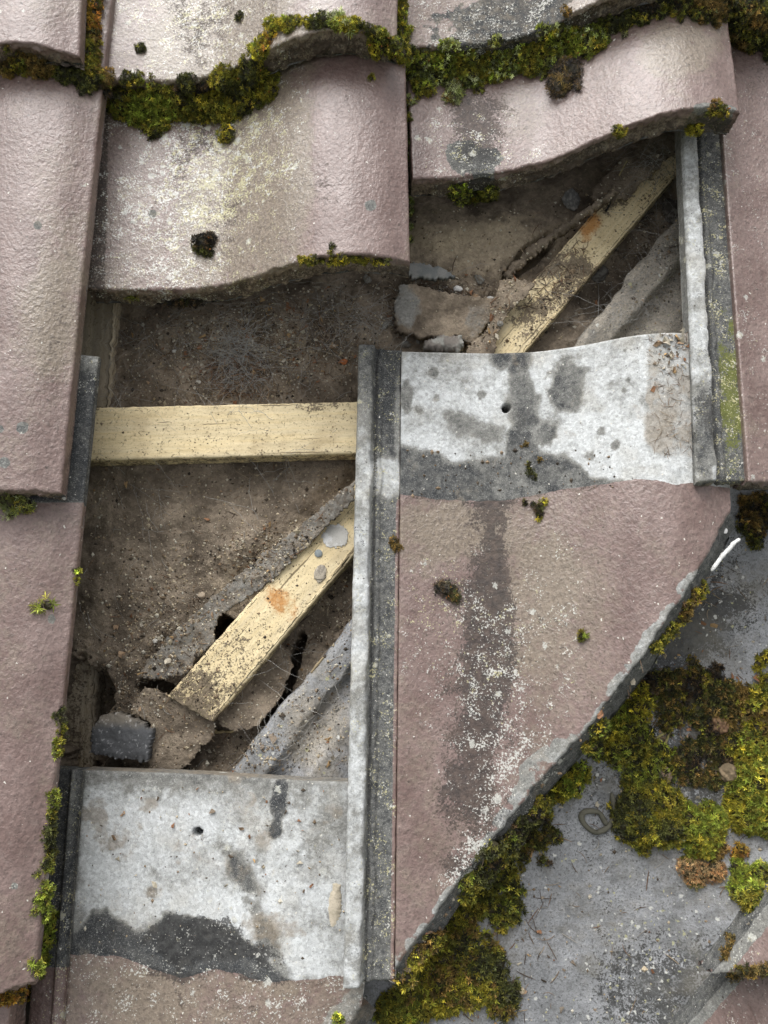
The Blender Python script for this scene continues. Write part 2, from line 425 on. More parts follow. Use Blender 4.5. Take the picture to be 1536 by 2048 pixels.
def tile(name, label, TL, TR, HL, HR, hb_tail, hb_head, prof=ROLLP, thick=.028, ext=0.0, step=2.6, masks=None,
         cut=None, cut_side='R', bevel=.0, group='roof tiles', rough_edge=.0016, parent=None, s_range=(0, 1), mat=None, holes=(), cat='roof tile',
         taper=.0, chips=.0012, swarp=0.0):
    """a concrete roof tile from its four visible corners (photo position at the corner's own height)"""
    hbt = hb_tail if isinstance(hb_tail, tuple) else (hb_tail, hb_tail)
    hbh = hb_head if isinstance(hb_head, tuple) else (hb_head, hb_head)
    c = {}
    for k, p, hb, s in (('TL', TL, hbt[0], s_range[0]), ('TR', TR, hbt[1], s_range[1]), ('HL', HL, hbh[0], s_range[0]), ('HR', HR, hbh[1], s_range[1])):
        q = P(p[0], p[1], hb + float(prof(s))); q = q.copy(); q[2] = hb; c[k] = q
    if ext:
        c['HL'] = c['HL'] + ext * (c['HL'] - c['TL']); c['HR'] = c['HR'] + ext * (c['HR'] - c['TR'])
    W = np.linalg.norm((c['HR'] - c['HL'] + c['TR'] - c['TL']) / 2); L = np.linalg.norm((c['HL'] - c['TL'] + c['HR'] - c['TR']) / 2)
    pxm = step / 2150.0
    S = edge_samples(int(W / pxm), W); T = edge_samples(int(L / pxm), L)
    D = np.minimum(DROPS, thick)
    th = lambda q: thick * (1 - taper * sstep(.80, 1.0, q))
    nS, nT, nD = len(S), len(T), len(D)
    s1 = np.concatenate([np.zeros(nD), S, np.ones(nD)]); e1 = np.concatenate([D[::-1], np.zeros(nS), D])
    t1 = np.concatenate([np.zeros(nD), T, np.ones(nD)]); f1 = np.concatenate([D[::-1], np.zeros(nT), D])
    tt, ss = np.meshgrid(t1, s1, indexing='ij'); ff, ee = np.meshgrid(f1, e1, indexing='ij')
    drop = np.maximum(ff, ee)
    def base(s, t):
        return ((1 - t) * (1 - s))[..., None] * c['HL'] + ((1 - t) * s)[..., None] * c['HR'] + (t * (1 - s))[..., None] * c['TL'] + (t * s)[..., None] * c['TR']
    dcut = None; cn = None
    if cut is not None:
        # the cut line, in plan, as s(t)
        cs, ct = [], []
        for (cx, cy, ch) in cut:
            s, t = .5, .5
            for _ in range(40):
                b = base(np.array(s), np.array(t)); q = P(cx, cy, b[2] + float(prof(np.clip(s, 0, 1)))); e = (q - b)[:2]
                ds = (base(np.array(s + 1e-4), np.array(t)) - b)[:2] / 1e-4; dt = (base(np.array(s), np.array(t + 1e-4)) - b)[:2] / 1e-4
                k = np.linalg.solve(np.stack([ds, dt], 1), e); s += k[0]; t += k[1]
            cs.append(s); ct.append(t)
        o = np.argsort(ct); ct = np.array(ct)[o]; cs = np.array(cs)[o]
        sc = np.interp(tt, ct, cs)
        sc_n = ((fbm(tt * L * 2150, tt * 0 + 3, 26, 3, 88) - .5) * .006 + (fbm(tt * L * 2150, tt * 0 + 8, 7, 2, 89) - .5) * .0022) / W
        if ct[-1] < 1: sc = np.where(tt > ct[-1], cs[-1] + (cs[-1] - cs[-2]) / (ct[-1] - ct[-2]) * (tt - ct[-1]), sc)
        if ct[0] > 0: sc = np.where(tt < ct[0], cs[0] + (cs[1] - cs[0]) / (ct[1] - ct[0]) * (tt - ct[0]), sc)
        sc = sc + sc_n
        dsl = np.gradient(np.interp(t1, ct, cs)) / np.maximum(np.gradient(t1 + np.arange(len(t1)) * 1e-9), 1e-9)
        ang = math.atan2((cs[-1] - cs[0]) * W, (ct[-1] - ct[0]) * L)
        if cut_side == 'R':
            over = sc < 1
            s_new = np.where(ss > sc, np.maximum(sc, 0.0), ss)
            dcut = (sc - ss) * W * math.cos(ang)
        else:
            over = sc > 0
            s_new = np.where(ss < sc, np.minimum(sc, 1.0), ss)
            dcut = (ss - sc) * W * math.cos(ang)
        ss = s_new
    p = base(ss, tt)
    r = .0026
    def rnd(d):
        k = np.clip(1 - d / r, 0, 1)
        return r * .8 * (1 - np.sqrt(1 - np.minimum(k, .9999) ** 2))
    z = prof(ss + swarp * (fbm(tt * L * 2150, tt * 0 + 2, 46, 3, 37) - .5) * (ss > .02))
    ax_t = (c['TL'] - c['HL']) / np.linalg.norm(c['TL'] - c['HL']); ax_s = (c['TR'] - c['TL']) / np.linalg.norm(c['TR'] - c['TL'])
    px0, py0 = pix(p + np.array([0, 0, 1.0]) * z[..., None])
    lip = rnd((1 - tt) * L)
    z = z - np.maximum.reduce([lip, rnd(ss * W) if cut_side == 'R' or cut is None else 0 * ss, rnd((1 - ss) * W) if cut is None or cut_side == 'L' else 0 * ss, rnd(tt * L)])
    if dcut is not None:
        z = z - .8 * rnd(np.clip(dcut, 0, 1))
    z = z - np.minimum(drop, th(ss))
    p[..., 2] += z
    # chipped, uneven lip
    near = np.exp(-((1 - tt) * L / .004) ** 2) * (tt > .5)
    wob = (fbm(px0, py0 + drop * 5000, 34, 3, 71) - .5) * 2 * rough_edge + (fbm(px0, py0 + drop * 9000, 9, 2, 72) - .5) * rough_edge * 1.2
    p += (near * wob)[..., None] * ax_t
    p += ((ff > 0) * (tt > .5) * ((fbm(px0 * 1.0, drop * 6000, 12, 3, 73) - .5) * .0065 + (fbm(px0, drop * 6000, 40, 2, 74) - .5) * .006))[..., None] * ax_t
    if bevel and dcut is not None:
        k = np.minimum(drop, thick) / thick
        # the saw held at a slant: the lower arris stands out beyond the upper one
        outn = np.array([math.cos(ang), math.sin(ang), 0]) if cut_side == 'R' else -np.array([math.cos(ang), math.sin(ang), 0])
        sidewall = (ee > 0) & (np.abs(dcut) * 0 == 0) & ((s1[None, :] > .5) if cut_side == 'R' else (s1[None, :] < .5)) & over
        p += (sidewall * k * bevel)[..., None] * outn
    sideN = np.exp(-(ss * W / .003) ** 2) * (ss < .5) + (np.exp(-((1 - ss) * W / .003) ** 2) * (ss > .5) if cut is None else 0)
    chip = (fbm(py0 + drop * 3000, px0 * .2, 22, 3, 75) - .5) * chips 
    p += (sideN * chip)[..., None] * ax_s
    # gentle unevenness of a cast tile
    p[..., 2] += (fbm(px0, py0, 120, 2, 5) - .5) * .0016 * (drop == 0)
    for (hx, hy, hr) in holes:
        d = np.hypot(px0 - hx, (py0 - hy)) + 3 * (fbm(px0, py0, 8, 2, 9) - .5)
        p[..., 2] -= .017 * (1 - sstep(hr * .62, hr * 1.05, d)) * (drop == 0)
    V = p.reshape(-1, 3)
    n, m = tt.shape
    right = np.cross(c['TR'] - c['TL'], c['HL'] - c['TL'])[2] > 0
    Q = grid_quads(n, m, flip=right)
    # underside
    st = 10
    ri = np.unique(np.concatenate([np.arange(0, n, st), [n - 1]])); cj = np.unique(np.concatenate([np.arange(0, m, st), [m - 1]]))
    tu, su = tt[np.ix_(ri, cj)], ss[np.ix_(ri, cj)]
    pb = p[np.ix_(ri, cj)].copy()
    pb[..., 2] = base(su, tu)[..., 2] + prof(su) - th(su) - .0002
    Vb = pb.reshape(-1, 3)
    Q = np.concatenate([Q, grid_quads(len(ri), len(cj), off=len(V), flip=not right)])
    x, y = pix(p)
    A = {k: np.zeros_like(x) for k in ('bare', 'pale', 'dark', 'lich', 'ylw', 'green', 'dust', 'wet')}
    wz = fbm(px0 + 900 * TL[0] % 777, py0, 150, 3, 41)
    A['lich'] += .012; A['ylw'] += .35; A['wet'] += .10 + .85 * sstep(.42, .60, wz); A['pale'] += .4
    A['dust'] += .26 * sstep(.52, .66, fbm(px0, py0, 110, 4, 43)); A['dark'] += .22 * sstep(.55, .7, fbm(px0, py0, 70, 4, 42))
    # lip faces: raw, damp, dirty cement under the paint line
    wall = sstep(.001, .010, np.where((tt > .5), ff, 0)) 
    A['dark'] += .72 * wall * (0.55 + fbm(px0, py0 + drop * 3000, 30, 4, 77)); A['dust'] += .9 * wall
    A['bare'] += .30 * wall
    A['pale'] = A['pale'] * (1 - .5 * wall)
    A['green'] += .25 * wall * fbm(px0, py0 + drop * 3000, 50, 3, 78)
    if dcut is not None:
        cw = (ee > 0) & ((s1[None, :] > .5) if cut_side == 'R' else (s1[None, :] < .5)) & over
        A['bare'] = np.where(cw, 1.0, A['bare']); A['pale'] = np.where(cw, .22, A['pale'])
        A['green'] = np.where(cw, .30, A['green']); A['dark'] = np.where(cw, .16 + .3 * sstep(.008, .02, drop), A['dark'])
    hw = (ff > 0) & (tt < .5) & (drop > 0); A['bare'] = np.where(hw, 1.0, A['bare']); A['pale'] = np.where(hw, .36, A['pale'])
    sw = sstep(.003, .012, np.where(cut is None, ee, 0)); A['dark'] += .62 * sw * (.6 + .9 * fbm(px0 + drop * 4000, py0, 40, 3, 79)); A['green'] += .3 * sw * fbm(px0, py0, 30, 3, 80)
    if masks:
        top = (drop == 0).astype(float)
        masks(A, px0, py0, ss, tt, top, dcut if dcut is not None else np.ones_like(x))
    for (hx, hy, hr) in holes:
        d = np.hypot(px0 - hx, py0 - hy); A['dark'] = np.maximum(A['dark'], 1.0 * (1 - sstep(hr * .6, hr * 1.25, d)) + 0)  # nail hole: its inner shade is put into the colour as well
    A = {k: np.concatenate([v.ravel(), np.full(len(Vb), .3 if k in ('pale', 'dark') else (1. if k == 'bare' else 0.))]) for k, v in A.items()}
    org = c['TL'] * .25 + c['TR'] * .25 + c['HL'] * .25 + c['HR'] * .25
    o = build(name, np.concatenate([V, Vb]), quads=Q, mat=mat or MT, attrs=A, parent=parent, origin=None if parent is not None else org)
    if parent is None: tag(o, label, cat, group)
    return o

# --- stains of each tile
def m_left(A, x, y, s, t, top, d):
    A['wet'] += .25 * fbm(x, y, 200, 2, 4)
    A['dust'] += .75 * blob(x, y, 95, 640, 60, 130, 10, .8) + .35 * fbm(x, y, 90, 3, 8)
    A['dark'] += .42 * blob(x, y, 110, 700, 26, 120, 6, .9) + .32 * sstep(150, 205, x + (y - 190) * .1) * top * fbm(x, y, 40, 3, 6)
    for cx, cy, r in ((45, 855, 13), (9, 925, 12), (75, 450, 9), (0, 858, 8)):
        k = blob(x, y, cx, cy, r, r, 0, .3, .2, 20); A['bare'] += k * .8; A['pale'] += -.1 * k
    A['lich'] += .10 * blob(x, y, 30, 700, 25, 30)
def m_left_low(A, x, y, s, t, top, d):
    b = sstep(1010, 1000, y)
    A['bare'] = np.maximum(A['bare'], b * top); A['pale'] = A['pale'] * (1 - b) + b * (.05 + .38 * sstep(770, 712, y) + .1 * fbm(x, y, 30, 3, 5))
    side = (top == 0) & (s > .5) & (y < 1010)
    A['bare'] = np.where(side, 1, A['bare']); A['pale'] = np.where(side, .22, A['pale'])
    A['lich'] += .25 * b * sstep(820, 712, y)
    A['wet'] += .35 * fbm(x, y, 220, 2, 4)
    A['dust'] += .25 * fbm(x, y, 90, 3, 18)
    A['dark'] += .25 * sstep(1500, 1990, y) * fbm(x, y, 50, 3, 16) * sstep(60, 110, x + (y - 1400) * .1) * top
    k = blob(x, y, 103, 1237, 8, 10, 0, .4, .3, 15); A['bare'] += k * .8
    k = blob(x, y, 28, 1773, 9, 9, 0, .4, .3, 15); A['bare'] += k * .7; A['lich'] += k * .5
def m_top_left(A, x, y, s, t, top, d):
    A['dust'] += .35 * fbm(x, y, 80, 3, 3) * sstep(90, 0, y); A['wet'] += .35
def m_top_mid(A, x, y, s, t, top, d):
    k = blob(x, y, 400, 40, 150, 130, -12, .8)
    A['lich'] += .42 * k; A['ylw'] += .15
    A['dark'] += .50 * blob(x, y, 365, 55, 24, 95, -14, .7) + .40 * blob(x, y, 430, 20, 60, 60, 0, .8)
    A['dust'] += .9 * blob(x, y, 480, 50, 160, 150, 0, .7) + .3
    A['dark'] += .28 * blob(x, y, 500, 70, 90, 90, 0, .9)
    A['wet'] += .4 * blob(x, y, 680, 20, 110, 50, 0, .3) + .3 * blob(x, y, 210, 80, 60, 100)
    A['dust'] -= .6 * blob(x, y, 660, 8, 105, 32, 0, .2)
    A['dark'] += .3 * blob(x, y, 760, 30, 40, 60, 0, .8)
    A['lich'] += .6 * blob(x, y, 270, 150, 14, 10) 
def m_top_right(A, x, y, s, t, top, d):
    k = blob(x, y, 990, 55, 130, 75, -8, .45)
    A['bare'] += .85 * k; A['pale'] -= .28 * k
    A['lich'] += .27 * blob(x, y, 990, 40, 170, 80, -8, .6); A['ylw'] -= .15
    A['dark'] += .26 * blob(x, y, 1090, 20, 80, 60, 0, .8) + .25 * k
    A['dust'] += .5
def m_mid(A, x, y, s, t, top, d):
    A['lich'] += (.46 * blob(x, y, 360, 410, 105, 190, 6, .8) + .40 * blob(x, y, 480, 300, 110, 100, -35, .9) + .10) * sstep(640, 560, x)
    A['ylw'] += .30 * blob(x, y, 480, 380, 110, 190, 0, .8)
    A['dark'] += .55 * blob(x, y, 452, 455, 32, 130, 6, .7) + .42 * blob(x, y, 380, 300, 50, 55, 0, .8) + .40 * blob(x, y, 450, 250, 90, 40, -20, .7) + .2 * blob(x, y, 345, 390, 30, 110, 4, .8)
    A['dust'] += 1.0 * blob(x, y, 510, 370, 110, 230, 12, .6) + .35
    A['dust'] -= .9 * sstep(615, 640, x + 14 * (fbm(x, y, 60, 3, 2) - .5)) * blob(x, y, 720, 330, 110, 230, 0, .4)
    A['dark'] += .36 * blob(x, y, 695, 210, 22, 70, -8, .8) + .3 * blob(x, y, 650, 380, 26, 120, 5, .9)
    A['wet'] += .4 * blob(x, y, 720, 330, 90, 200) + .3 * blob(x, y, 245, 420, 40, 160)
    A['lich'] = A['lich'] * (1 - sstep(625, 660, x) * .8)
    for cx, cy, r in ((742, 411, 12), (305, 428, 9)):
        k = blob(x, y, cx, cy, r, r, 0, .3, .25, 15); A['bare'] += k * .8; A['pale'] -= k * .05
    left = sstep(216, 206, x - (575 - y) * .02 + 5 * (fbm(x, y, 20, 2, 3) - .5)); A['dust'] += .3 * left; A['dark'] += .75 * left; A['green'] += .3 * left * fbm(x, y, 30, 3, 44); A['dark'] += .3 * left * fbm(x, y, 25, 3, 45)  # dirty side channel, with its shadow also put into the colour
def m_right(A, x, y, s, t, top, d):
    A['dark'] += .92 * blob(x, y, 952, 235, 58, 62, -30, .8) + .50 * blob(x, y, 950, 320, 50, 34, 0, .5) + .2 * blob(x, y, 950, 270, 90, 60, 0, .8)
    k = blob(x, y, 950, 318, 56, 34, 0, .35); A['bare'] += .75 * k; A['pale'] -= .12 * k
    A['lich'] += .26 * blob(x, y, 960, 300, 90, 75, 0, .6); A['ylw'] += .1
    A['dust'] += .9 * blob(x, y, 1350, 100, 90, 70, 0, .6) + .5 * blob(x, y, 1050, 230, 60, 60)
    A['green'] += .35 * blob(x, y, 1410, 225, 60, 20, -10)
    A['bare'] += .8 * blob(x, y, 1430, 216, 48, 9, 6, .3); A['wet'] += .2
def m_far(A, x, y, s, t, top, d):
    A['lich'] += .05; A['dust'] += .2; A['wet'] += .4
    A['dark'] += .3 * blob(x, y, 1536, 150, 40, 60)
    A['green'] += .2 * sstep(1530, 1490, x) * sstep(700, 850, y)
    A['bare'] += .25 * sstep(920, 980, y) * fbm(x, y, 30, 3, 8)
    A['green'] += .45 * sstep(925, 965, y) * fbm(x, y, 30, 3, 28)
CUTB = [(780, 985), (860, 996), (930, 1003), (1000, 1002), (1060, 992), (1130, 978), (1215, 968), (1270, 955), (1330, 958), (1400, 968), (1480, 985)]
def m_cut(A, x, y, s, t, top, d):
    yb = line_y(x, CUTB) + 8 * (fbm(x, y, 30, 3, 12) - .5) + 20 * (fbm(x, y, 110, 2, 15) - .5) * sstep(1200, 1260, x)
    b = sstep(yb + 5, yb - 5, y) * top
    n = fbm(x, y, 46, 4, 21)
    pale = .92 + .6 * (fbm(x, y, 90, 4, 22) - .5) + .26 * (fbm(x, y, 24, 3, 23) - .5) - .16 * sstep(.56, .64, fbm(x, y, 60, 4, 24)) + .12 * blob(x, y, 1180, 900, 120, 60, 0, .8)
    dk = np.maximum.reduce([
        blob(x, y, 1038, 760, 24, 110, 2, .40, .35, 40), blob(x, y, 1050, 830, 32, 60, 0, .40, .4, 40),
        blob(x, y, 1132, 772, 34, 46, 10, .40, .5, 36), blob(x, y, 1092, 868, 20, 32, 40, .45, .5, 30), blob(x, y, 1004, 716, 24, 22, 0, .5, .4, 30),
        sstep(-8, 14, y - line_y(x, [(780, 880), (850, 895), (900, 918), (960, 915), (1010, 912), (1020, 850), (1060, 850), (1080, 900), (1130, 905), (1160, 925), (1180, 950), (1260, 960), (1480, 1200)]) + 26 * (n - .5)),
        .8 * blob(x, y, 815, 790, 12, 28, 0, .3), .6 * blob(x, y, 922, 848, 50, 30, 10, .5), .7 * blob(x, y, 955, 855, 70, 22, 20, .5)])
    dk = dk * np.clip(.55 + .75 * fbm(x, y, 30, 4, 27), 0, 1.05)
    grey = .5 * blob(x, y, 900, 745, 70, 40, 0, .8) + .55 * sstep(735, 695, y) * sstep(1230, 1050, x) + .4 * blob(x, y, 925, 870, 60, 38, 8, .4, .4) + .35 * blob(x, y, 1150, 910, 30, 30)
    P0 = pale * (1 - .45 * np.clip(grey, 0, 1))
    P0 = P0 * (1 - dk) + (.20 + .16 * (n - .5)) * dk
    dustz = sstep(1285, 1300, x + 10 * (n - .5)) * sstep(930, 880, y)
    P0 = P0 * (1 - dustz * .5) + dustz * .27
    A['dust'] += .42 * dustz + .35 * b * sstep(.5, .68, fbm(x, y, 55, 4, 29)); A['green'] += .33 * blob(x, y, 1350, 925, 60, 30)
    for cx, cy, r in ((1230, 890, 10), (1182, 912, 11), (866, 745, 9), (872, 798, 8), (838, 818, 9), (1203, 862, 9), (1120, 814, 7), (963, 790, 9), (1256, 760, 4), (1250, 700, 4), (1248, 781, 5)):
        P0 = P0 * (1 - .55 * blob(x, y, cx, cy, r, r, 0, .4, .3, 12))
    A['bare'] = np.maximum(A['bare'], b); A['pale'] = np.where(b > 0, P0, A['pale'])
    A['dark'] += b * (.26 * dk * n + .34 * blob(x, y, 900, 965, 120, 22, 6, .8) * n * 1.6 + .4 * blob(x, y, 1048, 850, 22, 70, 0, .8) * n) 
    # dirt along the paint line
    ln = np.exp(-((y - yb - 3) / 8.0) ** 2) * sstep(1260, 1190, x); A['dark'] += .62 * ln * (.5 + n)
    pn = 1 - b
    A['dark'] += pn * (.30 + 1.35 * fbm(x, y * .6, 40, 4, 93)) * (.92 * blob(x, y, 968, 1100, 40, 170, 3, .9, .5) + .84 * blob(x, y, 985, 1270, 38, 130, 0, .9, .5) + .88 * blob(x, y, 962, 1450, 50, 220, 3, 1.0, .6) + .62 * blob(x, y, 940, 1640, 60, 100, 25, .7) + .34 * blob(x, y, 950, 1330, 95, 260, 0, .9))
    A['lich'] += pn * (.16 * blob(x, y, 915, 1270, 90, 150, 0, .8) + .20 * blob(x, y, 990, 1440, 90, 160, -4, .8) + .20 * blob(x, y, 985, 1600, 50, 100, 30, .6) + .55 * blob(x, y, 930, 1725, 26, 60, 35, .6) + .17 * blob(x, y, 1060, 1330, 80, 180, 10, .8))
    A['ylw'] += -.28 * sstep(1350, 1550, y) + .3 * blob(x, y, 860, 1200, 60, 80)
    A['dust'] += pn * (.85 * blob(x, y, 900, 1060, 110, 60, 0, .7) + .6 * blob(x, y, 1080, 1200, 120, 200, 0, .8) + .2)
    A['dark'] += pn * .30 * (blob(x, y, 1160, 1230, 70, 60, 20, .9) + blob(x, y, 1140, 1400, 60, 100, 30, .9))
    # grey abraded band along the saw cut
    wv = 20 + 40 * (fbm(x, y, 130, 3, 31) - .5) + 20 * blob(x, y, 1085, 1510, 70, 60)
    dpx = d * 2200
    band = sstep(wv + 10, wv - 8, dpx) * sstep(1080, 1180, y) * top
    A['bare'] = np.maximum(A['bare'], band * .95 * (.12 + 1.1 * fbm(x, y, 26, 3, 32))); A['pale'] = np.where((b < .5) & (band > .02), .40 + .25 * fbm(x, y, 40, 3, 33), A['pale'])
    A['wet'] += .3 * blob(x, y, 840, 1500, 40, 400) + .2
def m_low(A, x, y, s, t, top, d):
    yb = line_y(x, [(120, 1908), (220, 1910), (300, 1935), (360, 1958), (430, 1938), (480, 1950), (540, 1965), (590, 1960), (650, 1955), (700, 1950)]) + 10 * (fbm(x, y, 30, 3, 52) - .5)
    b = sstep(yb + 5, yb - 5, y) * top
    n = fbm(x, y, 50, 4, 53)
    pale = .74 + .75 * (fbm(x, y, 110, 4, 54) - .5) + .28 * (fbm(x, y, 26, 3, 55) - .5) - .10 * sstep(.56, .62, fbm(x, y, 50, 4, 56)) + .45 * np.exp(-((y - line_y(x, [(300, 1830), (360, 1808), (440, 1815), (500, 1845), (550, 1910), (700, 1960)])) / 16.0) ** 2) * sstep(330, 380, x) + .30 * blob(x, y, 400, 1815, 150, 30, 4, .7) + .25 * blob(x, y, 280, 1690, 90, 130, 0, .9) + .3 * blob(x, y, 600, 1900, 60, 40, 0, .7)
    yc = line_y(x, [(140, 1862), (180, 1826), (215, 1820), (240, 1838), (270, 1860), (300, 1850), (330, 1828), (420, 1840), (480, 1866), (520, 1900), (560, 1945), (600, 1962), (700, 1966)])
    dk = np.maximum.reduce([sstep(-9, 16, y - yc + 34 * (n - .5) + 14 * (fbm(x, y, 14, 3, 58) - .5)), blob(x, y, 561, 1590, 15, 46, 6, .15, .4, 36), blob(x, y, 552, 1655, 13, 22, 10, .2), .8 * blob(x, y, 480, 1740, 20, 60, -30, .5, .5), .8 * blob(x, y, 535, 1880, 20, 70, -25, .5, .5), .6 * blob(x, y, 305, 1785, 12, 14)])
    grey = .75 * sstep(1600, 1540, y + 22 * (n - .5)) + .5 * sstep(180, 150, x)
    P0 = pale * (1 - .55 * np.clip(grey, 0, 1)); P0 = P0 * (1 - dk) + (.11 + .14 * (n - .5)) * dk
    A['bare'] = np.maximum(A['bare'], b); A['pale'] = np.where(b > 0, P0, A['pale'])
    A['dark'] += b * (1.25 * blob(x, y, 395, 1885, 125, 44, 8, .35) * (.35 + .9 * n) + .30 * dk) + .7 * np.exp(-((y - yb - 2) / 10) ** 2) * (.4 + n) * blob(x, y, 420, 1950, 160, 60)
    A['dark'] += (1 - b) * .40 * (blob(x, y, 280, 1960, 60, 50, 0, .8) + blob(x, y, 420, 2010, 90, 50, 0, .8))
    A['dust'] += .5 * b * sstep(.52, .66, fbm(x, y, 60, 4, 59)) + .5 * b * blob(x, y, 230, 1670, 60, 60, 0, .9)
    A['lich'] += .05 * b * top + .20 * (1 - b) * top; A['dust'] += (1 - b) * (.6 + .3 * blob(x, y, 300, 1990, 100, 60))
    A['ylw'] += -.1
    band = sstep(60, 30, d * 2200) * (1 - b) * top; A['bare'] = np.maximum(A['bare'], band * (.2 + .9 * fbm(x, y, 50, 3, 57))); A['pale'] = np.where(band > .3, .55, A['pale'])

t_left = tile('roof_tile', 'long mauve roll tile down the left edge, its lower end at a pale moss tuft', (-520, 1012), (121, 986), (-440, 150), (205, 172), .055, .032, ext=.35, masks=m_left, taper=.62)
t_left_low = tile('roof_tile', 'lowest mauve roll tile on the left with a bright green moss tuft on its crest', (-560, 2010), (68, 1966), (-470, 735), (196, 712), .050, .020, masks=m_left_low, taper=.80)
t_low_under = tile('roof_tile', 'mauve tile just peeping out under the bottom left corner tile', (-680, 2900), (-50, 2860), (-580, 1800), (40, 1760), .046, .014)
t_top_left = tile('roof_tile', 'mauve tile in the top left corner above a dark mossy lip', (-480, 160), (158, 112), (-420, -560), (185, -560), .062, .040, masks=m_top_left, taper=.62)
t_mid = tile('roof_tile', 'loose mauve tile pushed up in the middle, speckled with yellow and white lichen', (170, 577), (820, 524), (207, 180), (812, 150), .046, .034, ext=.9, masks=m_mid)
t_right = tile('roof_tile', 'crooked mauve tile with a tall roll, pushed up beside the grey channel', (824, 357), (1481, 226), (814, 130), (1460, 70), (.050, .052), .038, ext=1.3, masks=m_right)
t_top_mid = tile('roof_tile', 'white speckled mauve tile at the top with thick moss hanging from its lip', (172, 153), (794, 82), (205, -500), (800, -500), .066, .046, masks=m_top_mid)
t_top_right = tile('roof_tile', 'tile at the top with a dark grey patch full of white lichen spots', (812, 92), (1452, -40), (815, -560), (1440, -640), .068, .046, masks=m_top_right)
t_top_far = tile('roof_tile', 'pale tile corner almost buried in moss at the top right corner', (1478, 30), (2120, -30), (1465, -600), (2080, -640), .072, .050)
t_far = tile('roof_tile', 'reddish tile on the right edge with a pale ridged grey side channel', (1497, 962), (2160, 940), (1443, 240), (2060, 210), .074, .050, ext=.35, masks=m_far, chips=0)
t_cut = tile('cut_tile', 'big mauve tile sawn off on a slant, bare whitish head above a mauve body', (790, 1960), (1500, 1960), (803, 702), (1448, 676), .048, .020, prof=CUTP, thick=.021, masks=m_cut, chips=0,
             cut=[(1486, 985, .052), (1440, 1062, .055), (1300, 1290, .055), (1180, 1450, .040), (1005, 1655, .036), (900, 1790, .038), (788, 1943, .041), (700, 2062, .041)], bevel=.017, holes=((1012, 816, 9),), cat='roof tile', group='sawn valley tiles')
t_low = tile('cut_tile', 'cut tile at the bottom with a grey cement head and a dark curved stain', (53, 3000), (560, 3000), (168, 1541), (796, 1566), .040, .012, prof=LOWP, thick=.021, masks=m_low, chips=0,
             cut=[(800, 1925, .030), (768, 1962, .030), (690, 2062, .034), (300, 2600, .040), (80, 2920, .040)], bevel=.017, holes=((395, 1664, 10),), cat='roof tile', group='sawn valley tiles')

# --- interlocking side laps: raised rib, then a sunk channel (a part of the tile beside it)
def lap_prof(pts): 
    pts = np.array(pts, float); return lambda s: np.interp(s, pts[:, 0], pts[:, 1]) / 1000.0
LAPC = lap_prof([(0, 9), (.04, 11), (.28, 11.5), (.34, 10.5), (.385, 1.5), (.43, .2), (.49, 2.6), (.55, 2.6), (.60, 0), (.86, 0), (.93, .6), (1, 1.5)])
LAPL = lap_prof([(0, -4), (.3, -3), (.60, -3), (.66, 0), (.70, 3), (.80, 3), (.86, -2), (.93, -2), (1, 1)])
def m_lap(A, x, y, s, t, top, d):
    A['bare'][:] = 1
    rib = sstep(.42, .34, s)
    n = fbm(x, y, 34, 4, 61)
    A['pale'] = rib * (.72 + .7 * (n - .5)) + (1 - rib) * (.16 + .12 * n)
    A['pale'] = np.where((s < .36) & (top == 0), .40, A['pale'])
    A['dark'] = .18 * (1 - rib) + .40 * rib * sstep(.5, .68, fbm(x, y, 70, 4, 62)) * top + .75 * np.exp(-((s - .43) / .05) ** 2) * (.4 + n)
    A['lich'] = .06 + .10 * (1 - rib) * top
    A['ylw'][:] = .6
def m_lap_cut(A, x, y, s, t, top, d):
    m_lap(A, x, y, s, t, top, d)
    top_end = sstep(960, 760, y); A['pale'] = A['pale'] * (1 - .62 * top_end) ; 
    A['pale'] += .55 * blob(x, y, 775, 960, 30, 40) + .3 * blob(x, y, 795, 850, 8, 120)
    A['green'] += .40 * sstep(.5, .9, s) * sstep(1300, 1500, y)
    mz = np.exp(-((s - 1) / .10) ** 2) * sstep(985, 1010, y); A['bare'] = 1 - mz
def m_lap_far(A, x, y, s, t, top, d):
    m_lap(A, x, y, s, t, top, d)
    g = sstep(.5, .62, s) * blob(x, y, 1462, 800, 50, 160, 0, 1.0); A['green'] += .95 * g * (.5 + fbm(x, y, 24, 3, 90))
    A['dark'] += .35 * sstep(.42, .34, s) * blob(x, y, 1412, 860, 20, 110, 0, .3) + .28 * (s > .45) * fbm(x, y, 60, 3, 66)
    A['pale'] -= .4 * sstep(.42, .34, s) * blob(x, y, 1412, 870, 24, 110, 0, .3)
    A['lich'] += .12 * (s > .45)
def m_lap_low(A, x, y, s, t, top, d):
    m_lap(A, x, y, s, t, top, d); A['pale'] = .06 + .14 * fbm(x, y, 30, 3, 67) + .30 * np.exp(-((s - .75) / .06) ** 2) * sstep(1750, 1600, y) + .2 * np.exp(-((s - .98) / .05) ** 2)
    A['dark'] = .2 + .2 * fbm(x, y, 40, 3, 68); A['bare'] = sstep(1945, 1925, y) * 1.0  # dark slate cement, with the channel's shade put into the colour
tile('side_lap', '', (686, 1977), (789, 1962), (717, 689), (803, 699), .044, .016, prof=LAPC, thick=.014, masks=m_lap_cut, parent=t_cut, swarp=.10, step=2.0, rough_edge=.001)
tile('side_lap', '', (1394, 965), (1496, 960), (1362, 250), (1443, 240), .073, .049, prof=LAPC, thick=.014, ext=.35, masks=m_lap_far, parent=t_far, swarp=.10, step=2.0, rough_edge=.001)
tile('side_lap', '', (-25, 3000), (53, 3000), (98, 1536), (168, 1541), .039, .011, prof=LAPL, thick=.014, masks=m_lap_low, parent=t_low, step=2.2)

